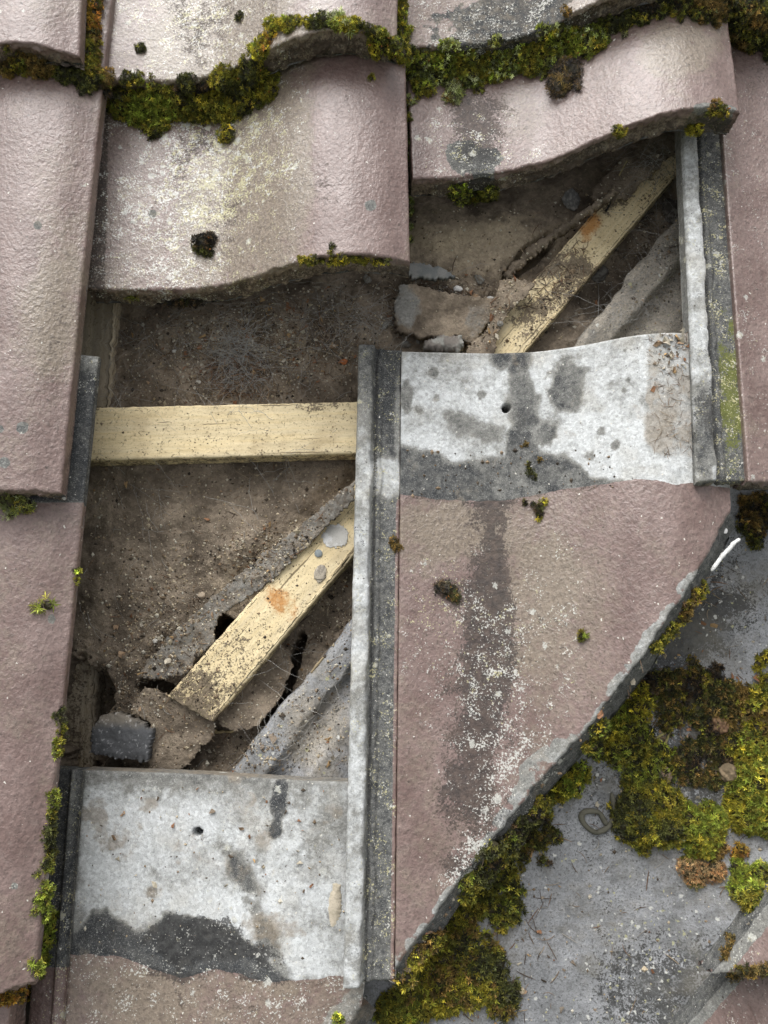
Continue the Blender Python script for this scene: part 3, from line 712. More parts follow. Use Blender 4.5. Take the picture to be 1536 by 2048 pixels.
# opposite roof slope, beyond the valley
def m_opp(A, x, y, s, t, top, d):
    A['lich'] += .06; A['dust'] *= .3; A['wet'] += .2
    band = sstep(22, 12, d * 2200) * top; A['bare'] = np.maximum(A['bare'], band * 1.2); A['pale'] = np.where(band > .2, .42, A['pale'])
    A['dark'] += .55 * blob(x, y, 1490, 1962, 60, 14, -5, .6)
OPPP = lap_prof([(0, 0), (1, 0)])
t_opp2 = tile('cut_tile', 'sawn mauve tile of the opposite slope in the bottom right corner', (1290, 2600), (2000, 2560), (1330, 1962), (2000, 1930), (.030, .19), (.030, .19), prof=OPPP, thick=.022, masks=m_opp,
              cut=[(1560, 1830, .05), (1480, 1940, .045), (1350, 2085, .03), (1200, 2290, .02)], cut_side='L', group='sawn valley tiles', cat='roof tile')
t_opp1 = tile('cut_tile', 'small mauve tile end over a mossy lip at the right edge near the bottom', (1340, 1955), (2000, 1915), (1380, 1450), (2000, 1420), (.062, .22), (.040, .19), prof=OPPP, thick=.024, masks=m_opp,
              cut=[(1640, 1720, .09), (1536, 1815, .07), (1456, 1915, .055), (1420, 1960, .05)], cut_side='L', group='sawn valley tiles', cat='roof tile')

# ------------------------------------------------------------------ valley liner
VD = P(1010, 540 * 0 + 1640, 0) - P(1240, 1330, 0); VD = VD / np.linalg.norm(VD)       # down the valley
VN = np.array([VD[1] * -1, VD[0], 0.0]); VN = VN if VN[0] > 0 else -VN
o0 = P(700, 1243, -.012)                                                               # a point on the liner's left edge
na = np.concatenate([np.linspace(0, .09, 50), np.linspace(.092, .62, 190)]); la = np.linspace(-.75, 1.0, 560)
ll, nn = np.meshgrid(la, na, indexing='ij')
zc = np.interp(nn, [0, .006, .026, .034, .044, .060, .10, .24, .345, .40, .50, .62], [-.012, -.006, -.006, -.017, -.017, -.008, -.014, -.024, -.034, -.034, -.012, .030])
p = o0 + ll[..., None] * VD + nn[..., None] * VN; 
px0, py0 = pix(np.concatenate([p[..., :2], zc[..., None]], -1))
wobble = (fbm(px0, py0, 60, 3, 81) - .5) * .012 * np.exp(-(nn / .05) ** 2)
# the upper stretch of the free edge sags to the right where the photograph shows it curl
curl = .0 * blob(px0, py0, 1330, 470, 90, 150, -20, .9, .1)
p = p + (wobble + curl * np.exp(-(nn / .06) ** 2))[..., None] * VN
zz = zc + (fbm(px0, py0, 140, 3, 82) - .5) * .005 + (fbm(px0, py0, 70, 3, 84) - .5) * .012 * sstep(760, 690, py0) + (fbm(px0, py0, 40, 3, 83) - .5) * .0016 
p[..., 2] = zz
x, y = pix(p)
A = dict(pale=.15 + .75 * blob(x, y, 640, 1450, 80, 120, 0, .8) + .95 * sstep(760, 690, y) + .35 * blob(x, y, 1200, 1850, 160, 120, 0, .9) + .4 * blob(x, y, 1460, 1180, 80, 80, 0, .9),
         dark=.95 * blob(x, y, 1340, 1300, 130, 80, -35, .6) + .7 * blob(x, y, 1430, 1230, 110, 60, -20, .7) + .5 * blob(x, y, 1420, 1100, 60, 50) + .7 * blob(x, y, 1420, 1500, 110, 90, 0, .6) + .85 * blob(x, y, 1280, 1990, 100, 110, 20, .7) + .7 * blob(x, y, 1420, 1960, 70, 110, 35, .7) + .55 * blob(x, y, 1290, 1540, 200, 160, 0, .7) + .35 * blob(x, y, 1215, 1815, 35, 25) + .35 * np.exp(-((nn - .042) / .008) ** 2) + .5 * blob(x, y, 740, 2040, 60, 50) + .10,
         pink=.72 * blob(x, y, 1070, 1865, 50, 60, -30, .6) + .7 * blob(x, y, 1140, 1830, 12, 10) - .3,
         lich=.03 + .16 * blob(x, y, 1270, 1950, 70, 130, 20, .8) + .10 * blob(x, y, 1370, 1180, 80, 80) + .05 * blob(x, y, 1320, 1810, 120, 90))
V = p.reshape(-1, 3); Q = grid_quads(*ll.shape)
if np.cross(V[Q[0][1]] - V[Q[0][0]], V[Q[0][2]] - V[Q[0][0]])[2] < 0: Q = Q[:, ::-1]
Vb = V - np.array([0, 0, .003])
n0 = len(V); rim = []
for arr in (np.arange(ll.shape[0]) * ll.shape[1],):
    a = arr; rim.append(np.stack([a[:-1], a[1:], a[1:] + n0, a[:-1] + n0], 1))
Q = np.concatenate([Q, Q[:, ::-1] + n0] + rim)
liner = build('valley_liner', np.concatenate([V, Vb]), quads=Q, mat=ML, attrs={k: np.concatenate([v.ravel()] * 2) for k, v in A.items()})
tag(liner, 'grey fibreglass-like valley trough running down on a slant to the bottom right', 'valley liner')

# ------------------------------------------------------------------ underlay felt and torn flaps
xs = np.arange(60, 1500, 2.6); ys = np.arange(230, 1640, 2.6)
gy, gx = np.meshgrid(ys, xs, indexing='ij')
p = P(gx, gy, -.034)
hz = -.034 + (fbm(gx, gy, 220, 3, 91) - .5) * .022 + (fbm(gx, gy, 50, 4, 92) - .5) * .007 + (fbm(gx, gy, 13, 4, 93) - .5) * .0030
hz += .010 * blob(gx, gy, 950, 480, 130, 60, 0, .8) + .010 * blob(gx, gy, 560, 640, 160, 90, 0, .9) - .014 * blob(gx, gy, 600, 1310, 120, 110, 0, .8) - .012 * blob(gx, gy, 520, 1500, 120, 70)
def crease(x0, y0, x1, y1, w, h):
    dx, dy = x1 - x0, y1 - y0; L_ = math.hypot(dx, dy); t_ = ((gx - x0) * dx + (gy - y0) * dy) / L_ ** 2; d_ = ((gx - x0) * dy - (gy - y0) * dx) / L_ + 10 * (fbm(gx, gy, 70, 3, int(x0)) - .5)
    return h * np.where(d_ > 0, np.exp(-d_ / w), np.exp(-(d_ / (w * .5)) ** 2)) * sstep(-.05, .12, t_) * sstep(1.05, .88, t_)
hz = hz + crease(430, 1135, 715, 900, 60, .008) + crease(560, 640, 720, 760, 40, .006) + crease(300, 620, 380, 800, 36, .004) + crease(840, 500, 1010, 440, 40, .006) + crease(240, 1330, 420, 1190, 50, .004)
hz -= .05 * blob(gx, gy, 160, 1440, 50, 120) + .014 * blob(gx, gy, 1250, 590, 90, 130, -35)
hz -= .055 * np.maximum.reduce([blob(gx, gy, 1075, 505, 70, 15, -42, .2), blob(gx, gy, 440, 1255, 26, 22, -40, .2), blob(gx, gy, 322, 1380, 48, 16, 10, .2), blob(gx, gy, 585, 1330, 12, 70, 15, .2), blob(gx, gy, 1050, 525, 45, 16, -40, .2), blob(gx, gy, 545, 1420, 34, 10, -50, .2)])
hz -= .09 * sstep(20, 110, (gx - 700) * .78 + (gy - 1243) * .62)
p[..., 2] = hz
A = dict(sand=.85 * blob(gx, gy, 950, 500, 170, 60, 0, .8) + .55 * blob(gx, gy, 560, 1120, 170, 60, -30, .8) + .25 * blob(gx, gy, 460, 700, 160, 70) + .35 * blob(gx, gy, 880, 650, 100, 60) + .10 + .2 * (fbm(gx, gy, 90, 3, 95) - .5),
         pale=.5 * blob(gx, gy, 640, 620, 60, 40, 0, .5) + .4 * blob(gx, gy, 660, 700, 60, 30) + .2 * blob(gx, gy, 340, 700, 70, 90))
felt = build('underlay_felt', p.reshape(-1, 3), quads=grid_quads(*gx.shape, flip=True), mat=MF, attrs=A)
tag(felt, 'dark brown dusty roofing felt lying in the opening under the battens', 'underlay')

def in_poly(x, y, poly):
    poly = np.array(poly, float); c = np.zeros(x.shape, bool); j = len(poly) - 1
    for i in range(len(poly)):
        xi, yi = poly[i]; xj, yj = poly[j]
        c ^= ((yi > y) != (yj > y)) & (x < (xj - xi) * (y - yi) / (yj - yi + 1e-12) + xi); j = i
    return c

def smooth_poly(poly, jag, seed, n=14):
    r = np.random.default_rng(seed); out = []
    m = len(poly)
    for i in range(m):
        a = np.array(poly[i], float); b = np.array(poly[(i + 1) % m], float)
        for k in range(n):
            out.append(a + (b - a) * k / n + r.normal(0, jag, 2) * (1 if k else .3))
    return np.array(out)

def flap(name, label, cat, poly, h, thick=.002, mat=None, attrs=None, tilt=(0, 0), jag=1.6, seed=1, bumps=.003, group=None, dome=0.0, cols=None, step=1.6, rough=0.0):
    """a slab or torn sheet: outline at its own height, real thickness, uneven top"""
    ol = smooth_poly(poly, jag, seed); c = ol.mean(0)
    lo, hi = ol.min(0) - 4, ol.max(0) + 4
    gy_, gx_ = np.meshgrid(np.arange(lo[1], hi[1], step), np.arange(lo[0], hi[0], step), indexing='ij')
    wx = gx_ + (fbm(gx_, gy_, 14, 3, seed + 11) - .5) * jag * 5; wy = gy_ + (fbm(gx_, gy_, 14, 3, seed + 12) - .5) * jag * 5
    ins = in_poly(wx, wy, ol)
    # distance to the outline, for the rounded or domed top
    d2 = np.full(gx_.shape, 1e9)
    for q in ol[::2]: d2 = np.minimum(d2, (wx - q[0]) ** 2 + (wy - q[1]) ** 2)
    d = np.sqrt(d2); dm_ = d[ins].max()
    hh = h + tilt[0] * (gx_ - c[0]) / 2150 - tilt[1] * (gy_ - c[1]) / 2150 + (fbm(gx_, gy_, 38, 4, seed + 5) - .5) * bumps * 2 + (fbm(gx_, gy_, 8, 3, seed + 6) - .5) * rough
    hh += dome * (1 - (1 - np.clip(d / (dm_ * .8), 0, 1)) ** 2) - min(thick, .004) * .4 * np.exp(-(d / 2.5))
    top = P(gx_, gy_, hh).reshape(-1, 3); n = len(top)
    r, m = gx_.shape
    Q = grid_quads(r, m); keep = ins.ravel()[Q].all(1); Q = Q[keep]
    if np.cross(top[Q[0][1]] - top[Q[0][0]], top[Q[0][2]] - top[Q[0][0]])[2] < 0: Q = Q[:, ::-1]
    E = np.concatenate([Q[:, [0, 1]], Q[:, [1, 2]], Q[:, [2, 3]], Q[:, [3, 0]]])
    key = np.sort(E, 1); key = key[:, 0].astype(np.int64) * n + key[:, 1]
    u_, inv, cnt = np.unique(key, return_inverse=True, return_counts=True)
    B = E[cnt[inv.ravel()] == 1]
    bot = top - np.array([0, 0, thick])
    Q = np.concatenate([Q, Q[:, ::-1] + n, np.stack([B[:, 1], B[:, 0], B[:, 0] + n, B[:, 1] + n], 1)])
    used = np.unique(Q); mp = np.zeros(2 * n, np.int64); mp[used] = np.arange(len(used))
    V = np.concatenate([top, bot])[used]; Q = mp[Q]
    XX = np.stack([np.concatenate([gx_.ravel()] * 2), np.concatenate([gy_.ravel()] * 2)], 1)[used]
    at = attrs(XX[:, 0], XX[:, 1]) if attrs else None
    cl = {'tint': cols(XX[:, 0], XX[:, 1])} if cols else None
    o = build(name, V, quads=Q, mat=mat or MF, attrs=at, cols=cl)
    tag(o, label, cat, group); return o

fa = lambda s_, p_=0.: (lambda x, y: dict(sand=s_ + .3 * (fbm(x, y, 40, 3, 7) - .5), pale=p_ + 0 * x))
flap('felt_flap', 'torn brown felt flap along the upper left side of the lower slanting batten', 'felt flap', [(272, 1352), (330, 1280), (430, 1190), (520, 1110), (600, 1052), (660, 1000), (690, 972), (712, 962), (712, 1000), (672, 1034), (600, 1105), (560, 1150), (510, 1185), (470, 1212), (440, 1232), (428, 1262), (430, 1285), (400, 1310), (372, 1348), (340, 1358), (300, 1358)], -.007, thick=.0035, attrs=fa(.05, .60), seed=3, tilt=(.05, .1), group='torn felt flaps')
flap('felt_flap', 'brown felt flap under the sawn end of the lower batten, beside the slate lump', 'felt flap', [(258, 1420), (290, 1370), (330, 1385), (430, 1440), (428, 1470), (400, 1500), (375, 1535), (310, 1560), (290, 1520), (300, 1450)], -.016, attrs=fa(.25), seed=4, tilt=(-.05, .1), group='torn felt flaps')
flap('felt_flap', 'dark rounded felt flap below the right side of the lower batten', 'felt flap', [(430, 1425), (500, 1350), (560, 1285), (580, 1300), (585, 1340), (560, 1400), (520, 1450), (470, 1465), (440, 1450)], -.026, attrs=fa(.0), seed=5, tilt=(-.1, -.1), group='torn felt flaps')
flap('felt_flap', 'rolled dark felt edge beside the upper end of the slanting batten', 'felt flap', [(1005, 545), (1060, 490), (1130, 445), (1200, 395), (1232, 372), (1240, 384), (1190, 420), (1120, 470), (1060, 520), (1015, 562)], -.004, attrs=fa(-.1, .15), seed=6, tilt=(.1, .3), thick=.006, dome=.004, group='torn felt flaps')
flap('felt_flap', 'black torn felt tatter hanging over the top of the slanting batten under the crooked tile', 'felt flap', [(1180, 402), (1190, 372), (1225, 335), (1290, 280), (1350, 245), (1362, 296), (1305, 345), (1274, 375), (1256, 402), (1240, 398), (1226, 408), (1212, 396)], -.001, attrs=fa(-.45), seed=16, tilt=(.0, .0), group='torn felt flaps')
flap('felt_flap', 'small dusty felt tongue lapping onto the upper slanting batten', 'felt flap', [(975, 660), (985, 600), (1000, 560), (1030, 555), (1072, 565), (1055, 592), (1020, 622), (998, 660), (990, 712), (925, 714), (945, 680)], .003, attrs=fa(.35), seed=7, tilt=(.05, .05), group='torn felt flaps')

# ------------------------------------------------------------------ battens
def batten(name, label, quad, top, thick, mat, dirt=None, rust=None, seed=1, bow=.0, step=2.6, fray=.00035):
    """quad: near-left, near-right ... as start-a, start-b, end-a, end-b photo corners of the top face"""
    hs_ = top if isinstance(top, tuple) else (top, top)
    a0, b0, a1, b1 = P(quad[0][0], quad[0][1], hs_[0]), P(quad[1][0], quad[1][1], hs_[0]), P(quad[2][0], quad[2][1], hs_[1]), P(quad[3][0], quad[3][1], hs_[1])
    Ln = np.linalg.norm((a1 + b1 - a0 - b0) / 2); Wd = np.linalg.norm((b0 - a0 + b1 - a1) / 2)
    s = np.linspace(0, 1, int(Ln * 2150 / step)); ns = len(s)
    e = np.array([0, .0006, .0014, .0026]) / Wd
    t = np.concatenate([e, np.linspace(.05, .95, max(12, int(Wd * 2150 / step))), 1 - e[::-1]])
    dr = np.array([.0012, .0004, .0001, 0]) ; dr = np.concatenate([dr, np.zeros(len(t) - 8), dr[::-1]])
    tt_ = np.concatenate([np.zeros(5), t, np.ones(5)]); dd = np.concatenate([np.linspace(thick, thick * .2, 5), dr, np.linspace(thick * .2, thick, 5)])
    sg, tg = np.meshgrid(s, tt_, indexing='ij'); _, dg = np.meshgrid(s, dd, indexing='ij')
    p = ((1 - sg) * (1 - tg))[..., None] * a0 + ((1 - sg) * tg)[..., None] * b0 + (sg * (1 - tg))[..., None] * a1 + (sg * tg)[..., None] * b1
    wdir = (b0 - a0) / Wd
    p += ((fbm(sg * Ln * 2150, tg * 3 + 5, 12, 3, seed) - .5) * 2 * fray * 2 + (fbm(sg * Ln * 2150, tg * 0 + 9, 300, 2, seed + 1) - .5) * bow)[..., None] * wdir
    p[..., 2] -= dg; p[..., 2] += (fbm(sg * Ln * 2150, tg * Wd * 2150 * 3, 40, 3, seed + 3) - .5) * .0012 * (dg == 0)
    ldir = (a1 - a0) / np.linalg.norm(a1 - a0)
    p += (np.where(sg < .01, -1, 0) * (fbm(tg * 60, dg * 2000, 9, 3, seed + 9)) * .004)[..., None] * ldir
    x, y = pix(p)
    V = p.reshape(-1, 3); Q = grid_quads(*sg.shape)
    if np.cross(b0 - a0, a1 - a0)[2] > 0: Q = Q[:, ::-1]
    m_ = sg.shape[1]
    # end caps
    caps = []; VV = [V]; off = len(V)
    for row, fl in ((0, False), (ns - 1, True)):
        ring = np.arange(m_) + row * m_; cen = p[row].mean(0); VV.append(cen[None]); tri = np.stack([ring, np.roll(ring, -1), np.full(m_, off)], 1); off += 1
        caps.append(tri[:, ::-1] if fl else tri)
    V = np.concatenate(VV)
    ex = lambda a: np.concatenate([a.ravel(), [a.mean()] * 2])
    at = dict(dirt=ex((dirt(x, y) if dirt else 0 * x) + .35 * (dg > .004)), rust=ex(rust(x, y) if rust else 0 * x))  # side faces darkened through dirt: their shade is put into the colour
    o = build(name, V, quads=Q, tris=np.concatenate(caps), mat=mat, attrs=at)
    wp = np.stack([sg * Ln + seed * 3.7, tg * Wd, -dg], -1).reshape(-1, 3); wp = np.concatenate([wp, wp[:2]])
    a_ = o.data.attributes.new('wp', 'FLOAT_VECTOR', 'POINT'); a_.data.foreach_set('vector', wp.astype(np.float32).ravel())
    tag(o, label, 'batten'); return o

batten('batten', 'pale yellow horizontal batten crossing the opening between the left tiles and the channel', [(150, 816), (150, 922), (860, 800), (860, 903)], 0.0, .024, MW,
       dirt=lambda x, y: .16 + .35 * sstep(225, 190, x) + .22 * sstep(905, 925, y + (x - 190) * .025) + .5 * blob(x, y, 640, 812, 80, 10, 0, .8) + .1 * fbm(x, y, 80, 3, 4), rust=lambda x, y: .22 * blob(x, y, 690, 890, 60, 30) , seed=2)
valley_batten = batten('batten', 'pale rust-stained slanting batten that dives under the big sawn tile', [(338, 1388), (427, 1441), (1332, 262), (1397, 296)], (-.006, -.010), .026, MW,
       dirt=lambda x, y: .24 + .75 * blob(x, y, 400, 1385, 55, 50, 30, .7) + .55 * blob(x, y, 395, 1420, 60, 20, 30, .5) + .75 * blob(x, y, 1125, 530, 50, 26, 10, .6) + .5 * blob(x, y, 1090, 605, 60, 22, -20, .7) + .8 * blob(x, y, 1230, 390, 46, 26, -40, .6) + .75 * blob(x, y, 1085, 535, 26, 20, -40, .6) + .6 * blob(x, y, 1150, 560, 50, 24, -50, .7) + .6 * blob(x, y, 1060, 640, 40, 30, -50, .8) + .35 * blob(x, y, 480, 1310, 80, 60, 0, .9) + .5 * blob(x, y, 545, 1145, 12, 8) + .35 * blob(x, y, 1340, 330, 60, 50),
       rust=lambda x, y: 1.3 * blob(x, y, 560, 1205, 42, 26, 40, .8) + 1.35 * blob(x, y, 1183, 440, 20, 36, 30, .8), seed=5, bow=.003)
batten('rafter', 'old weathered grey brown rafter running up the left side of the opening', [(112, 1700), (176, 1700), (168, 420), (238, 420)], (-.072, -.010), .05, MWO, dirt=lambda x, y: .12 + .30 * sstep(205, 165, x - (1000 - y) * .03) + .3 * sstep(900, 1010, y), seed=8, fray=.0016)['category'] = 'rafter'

bpy.context.view_layer.update()
# ------------------------------------------------------------------ where a photo position meets what is already built
DG = bpy.context.evaluated_depsgraph_get()
CW = M @ Vector(CP); MI = M.inverted()
def surf(px, py):
    d = FW + ((px - 768) / F) * RT + ((1024 - py) / F) * UP
    ok, loc, nor, idx, ob, _ = scene.ray_cast(DG, CW, (M.to_3x3() @ Vector(d)).normalized())
    if not ok: return None
    return np.array(MI @ loc), np.array(MI.to_3x3() @ nor), ob

# ------------------------------------------------------------------ moss
PAL = dict(
    olive=[(.115, .118, .020), (.165, .150, .024), (.075, .085, .020), (.20, .165, .026)],
    bright=[(.15, .185, .028), (.19, .215, .038), (.12, .145, .025), (.22, .205, .035)],
    yellow=[(.24, .21, .026), (.27, .225, .030), (.19, .18, .024), (.14, .14, .022)],
    dark=[(.040, .045, .018), (.062, .066, .020), (.090, .088, .022), (.028, .028, .016)],
    brown=[(.120, .085, .028), (.150, .105, .032), (.085, .068, .026), (.17, .11, .035)],
    black=[(.026, .023, .020), (.045, .036, .026), (.018, .018, .018), (.09, .06, .03)],
    pale=[(.21, .235, .10), (.28, .30, .17), (.15, .18, .06), (.18, .19, .05)],
    amber=[(.22, .145, .025), (.26, .18, .030), (.17, .125, .025), (.20, .095, .022)],
    tan=[(.26, .19, .10), (.34, .24, .12), (.20, .14, .07), (.30, .16, .07)])

def ico():
    t = (1 + 5 ** .5) / 2
    v = np.array([(-1, t, 0), (1, t, 0), (-1, -t, 0), (1, -t, 0), (0, -1, t), (0, 1, t), (0, -1, -t), (0, 1, -t), (t, 0, -1), (t, 0, 1), (-t, 0, -1), (-t, 0, 1)], float)
    f = np.array([(0, 11, 5), (0, 5, 1), (0, 1, 7), (0, 7, 10), (0, 10, 11), (1, 5, 9), (5, 11, 4), (11, 10, 2), (10, 7, 6), (7, 1, 8), (3, 9, 4), (3, 4, 2), (3, 2, 6), (3, 6, 8), (3, 8, 9), (4, 9, 5), (2, 4, 11), (6, 2, 10), (8, 6, 7), (9, 8, 1)])
    v /= np.linalg.norm(v[0])
    return v, f
def subdiv(v, f):
    e = np.concatenate([f[:, [0, 1]], f[:, [1, 2]], f[:, [2, 0]]]); e.sort(1)
    u, inv = np.unique(e, axis=0, return_inverse=True); inv = inv.ravel()
    mid = (v[u[:, 0]] + v[u[:, 1]]); mid /= np.linalg.norm(mid, axis=1)[:, None]
    n = len(f); a, b, c = inv[:n] + len(v), inv[n:2 * n] + len(v), inv[2 * n:] + len(v)
    f2 = np.concatenate([np.stack([f[:, 0], a, c], 1), np.stack([f[:, 1], b, a], 1), np.stack([f[:, 2], c, b], 1), np.stack([a, b, c], 1)])
    return np.concatenate([v, mid]), f2
ICO1 = ico(); ICO2 = subdiv(*ICO1); ICO3 = subdiv(*ICO2); ICO4 = subdiv(*ICO3)

def leaves(pos, nor, size, col, K=9, width=.2, r=rng, spread=(.25, 1.25)):
    """star-shaped shoots: K pointed leaves each, as quads"""
    N = len(pos)
    ref = np.where(np.abs(nor[:, 2:3]) < .9, np.array([[0, 0, 1.0]]), np.array([[1.0, 0, 0]]))
    t1 = np.cross(nor, ref); t1 /= np.linalg.norm(t1, axis=1)[:, None]; t2 = np.cross(nor, t1)
    k = np.arange(K)
    az = 2 * np.pi * k[None] * .618 * 1.0 + r.uniform(0, 6.3, (N, 1)) + r.normal(0, .2, (N, K))
    el = spread[0] + (spread[1] - spread[0]) * (k[None] / max(1, K - 1)) ** 1.2 + r.normal(0, .15, (N, K))
    L = size[:, None] * r.uniform(.65, 1.15, (N, K)) * (1 - .25 * k[None] / K)
    ce, se = np.cos(el), np.sin(el)
    d = ce[..., None] * (np.cos(az)[..., None] * t1[:, None] + np.sin(az)[..., None] * t2[:, None]) + se[..., None] * nor[:, None]
    sd_ = np.cross(d, nor[:, None]); sd_ /= np.linalg.norm(sd_, axis=2)[..., None] + 1e-9
    base = pos[:, None] + nor[:, None] * (size[:, None, None] * .25 * (k[None, :, None] / K))
    w = (L * width)[..., None]
    upv = np.cross(sd_, d)
    up_ = nor[:, None] * (L * .10)[..., None]
    mid = base + d * (L * .45)[..., None] + up_
    tip = base + d * L[..., None] - up_ * .6
    V = np.stack([base, mid - sd_ * w * .5, tip, mid + sd_ * w * .5], 2).reshape(-1, 3)
    Q = np.arange(N * K * 4).reshape(-1, 4)
    c = col[:, None, :] * r.uniform(.65, 1.4, (N, K, 1))
    C = np.repeat(c.reshape(-1, 3), 4, 0)
    return V, Q, C

def strip(pts, step, r, jit=.5, n=1, seed=0, hp=0.0):
    """blobs strung along a polyline in photo positions: (x, y, radius in px)"""
    rr = np.random.default_rng(seed + 100); out = []
    for (x0, y0), (x1, y1) in zip(pts[:-1], pts[1:]):
        L = math.hypot(x1 - x0, y1 - y0)
        for k in range(max(1, int(L / step))):
            t = (k + rr.uniform(0, 1)) / max(1, int(L / step))
            for _ in range(n):
                q = rr.uniform(r[0], r[1])
                out.append((x0 + (x1 - x0) * t + np.clip(rr.normal(0, 1), -1.1, 1.1) * jit * q, y0 + (y1 - y0) * t + np.clip(rr.normal(0, 1), -1.1, 1.1) * jit * q, q))
    return out

def moss(label, blobs, pal, size=5.0, dens=1.0, flat=.75, seed=1, name='moss_clump', group='moss clumps', caps=0, K=9, hang=0.0, width=.27):
    """one clump of moss: lumps of old growth covered with leafy shoots"""
    r = np.random.default_rng(seed)
    cen, rad = [], []
    size = size * 1.55
    extra = [(b[0] + r.normal(0, .62) * b[2], b[1] + r.normal(0, .62) * b[2], b[2] * r.uniform(.3, .55), b) for b in blobs for _ in range(2)]
    for b in list(blobs) + extra:
        h = surf(b[0], b[1])
        if h is None: continue
        p, n, ob = h
        if len(b) > 3:
            h0 = surf(b[3][0], b[3][1])
            if h0 is None or np.linalg.norm(h0[0] - p) > 2.2 * b[3][2] / 2150: continue
        z = (p - CP) @ FW
        cen.append(p); rad.append(b[2] * z / F)
    if not cen: return None
    cen = np.array(cen); rad = np.array(rad)
    zs = flat * np.ones(len(rad))
    cen[:, 2] += rad * zs * .12
    pos, nor, sz = [], [], []
    pxm = .92 / 2150 * 1.0
    size_m = size * pxm
    for i in range(len(cen)):
        R_ = np.array([rad[i], rad[i], rad[i] * zs[i]])
        n = int(max(7, dens * 15 * (rad[i] / size_m) ** 2))
        d = r.normal(size=(n, 3)); d[:, 2] = np.abs(d[:, 2]) * 1.0 - .12; d /= np.linalg.norm(d, axis=1)[:, None]
        f = 1 + .38 * (fbm(d[:, 0] * 100 + i * 37, d[:, 1] * 100 + d[:, 2] * 60, 55, 2, seed) - .5) * 2
        q = cen[i] + d * R_ * (f * r.uniform(.86, 1.04, n))[:, None]
        ok = np.ones(n, bool)
        for j in range(len(cen)):
            if j == i or np.linalg.norm(cen[j] - cen[i]) > rad[j] + rad[i]: continue
            Rj = np.array([rad[j], rad[j], rad[j] * zs[j]]) * .88
            ok &= (((q - cen[j]) / Rj) ** 2).sum(1) > 1
        nn_ = d / R_; nn_ /= np.linalg.norm(nn_, axis=1)[:, None]
        pos.append(q[ok]); nor.append((nn_ + np.array([0, -hang, .25]))[ok])
    pos = np.concatenate(pos); nor = np.concatenate(nor); nor += r.normal(0, .22, nor.shape); nor /= np.linalg.norm(nor, axis=1)[:, None]
    N = len(pos)
    if N == 0: return None
    x, y = pix(pos)
    pals = pal if isinstance(pal, list) else [pal]
    sel = np.clip((fbm(x, y, 46, 2, seed + 3) - .5) * 2.6 + .5 + r.normal(0, .14, N), 0, .999)
    col = np.zeros((N, 3))
    for i, nm_ in enumerate(pals):
        mk = (sel * len(pals)).astype(int) == i
        P_ = np.array(PAL[nm_]); col[mk] = P_[r.integers(0, len(P_), mk.sum())]
    col *= np.exp(r.normal(.56, .46, (N, 1)))
    size_ = size_m * r.uniform(.7, 1.35, N)
    V, Q, C = leaves(pos, nor, size_, col, K=K, r=r, width=width)
    Vs, Qs, Cs = [V], [Q], [C]; off = len(V); Ts = []
    # old growth and soil under the shoots
    sv, sf = ICO2 if len(cen) > 30 else ICO3
    for i in range(len(cen)):
        f = 1 + .38 * (fbm(sv[:, 0] * 100 + i * 37, sv[:, 1] * 100 + sv[:, 2] * 60, 55, 2, seed) - .5) * 2
        q = cen[i] + sv * np.array([rad[i], rad[i], rad[i] * zs[i]]) * (.80 * f)[:, None]
        Vs.append(q); Ts.append(sf + off); off += len(q)
        Cs.append(np.tile(np.array([(.060, .052, .026)]), (len(q), 1)) * (.7 + .6 * fbm(q[:, 0] * 9000, q[:, 1] * 9000, 12, 2, 5))[:, None])
    # spore capsules
    if caps:
        ii = r.integers(0, N, caps); cv, cf = ICO1
        for i in ii:
            ax = nor[i]; L = size_m * r.uniform(.5, .8)
            c_ = pos[i] + ax * size_m * r.uniform(.5, 1.1)
            q = c_ + cv * L * .28 + (cv @ ax)[:, None] * ax * L * .45
            Vs.append(q); Ts.append(cf + off); off += len(q); Cs.append(np.tile(np.array([(.42, .17, .05)]) * r.uniform(.7, 1.2), (len(q), 1)))
    o = build(name, np.concatenate(Vs), quads=Q, tris=np.concatenate(Ts) if Ts else None, mat=MM, cols={'tint': np.concatenate(Cs)}, smooth=False)
    tag(o, label, 'moss', group)
    return o

# upper edge
moss('dark low moss under the lip of the top left tile', strip([(0, 126), (60, 126), (110, 138), (160, 158), (200, 172)], 9, (13, 21), .5, seed=1), ['dark', 'olive', 'brown'], 4.6, seed=1, flat=.7)
moss('upright moss with orange capsules in the joint at the top left', strip([(192, -6), (184, 40), (180, 80), (184, 120), (172, 150)], 8, (10, 20), .35, seed=2), ['olive', 'brown', 'dark', 'amber'], 5.2, seed=2, caps=26)
moss('black dirt and thin moss along the lip right of the top left joint', strip([(180, 172), (230, 182), (300, 185), (380, 185), (430, 165)], 9, (7, 12), .5, seed=3), ['black', 'dark'], 4, seed=3)
moss('hanging green moss clump, left one of the pair under the top speckled tile', strip([(240, 192), (300, 210), (365, 200)], 11, (24, 38), .4, 2, 4) + strip([(300, 235), (320, 262), (308, 268)], 10, (12, 20), .4, 1, 5), ['dark', 'olive', 'olive', 'bright'], 5.2, seed=4, hang=.3)
moss('bushy olive moss clump with orange capsules, right of the pair under the top speckled tile', strip([(395, 205), (440, 218), (490, 195), (530, 165)], 11, (24, 36), .4, 2, 6) + strip([(440, 150), (490, 140), (520, 160)], 12, (18, 28), .4, 1, 7), ['dark', 'olive', 'yellow', 'olive'], 5.6, seed=5, hang=.3, caps=16)
moss('amber and yellow moss climbing the curved lip at the top', strip([(505, 115), (530, 90), (545, 62), (550, 52)], 8, (8, 15), .5, 1, 8) + [(545, 55, 13), (574, 48, 10), (500, 98, 7)], ['amber', 'yellow', 'bright'], 5, seed=6)
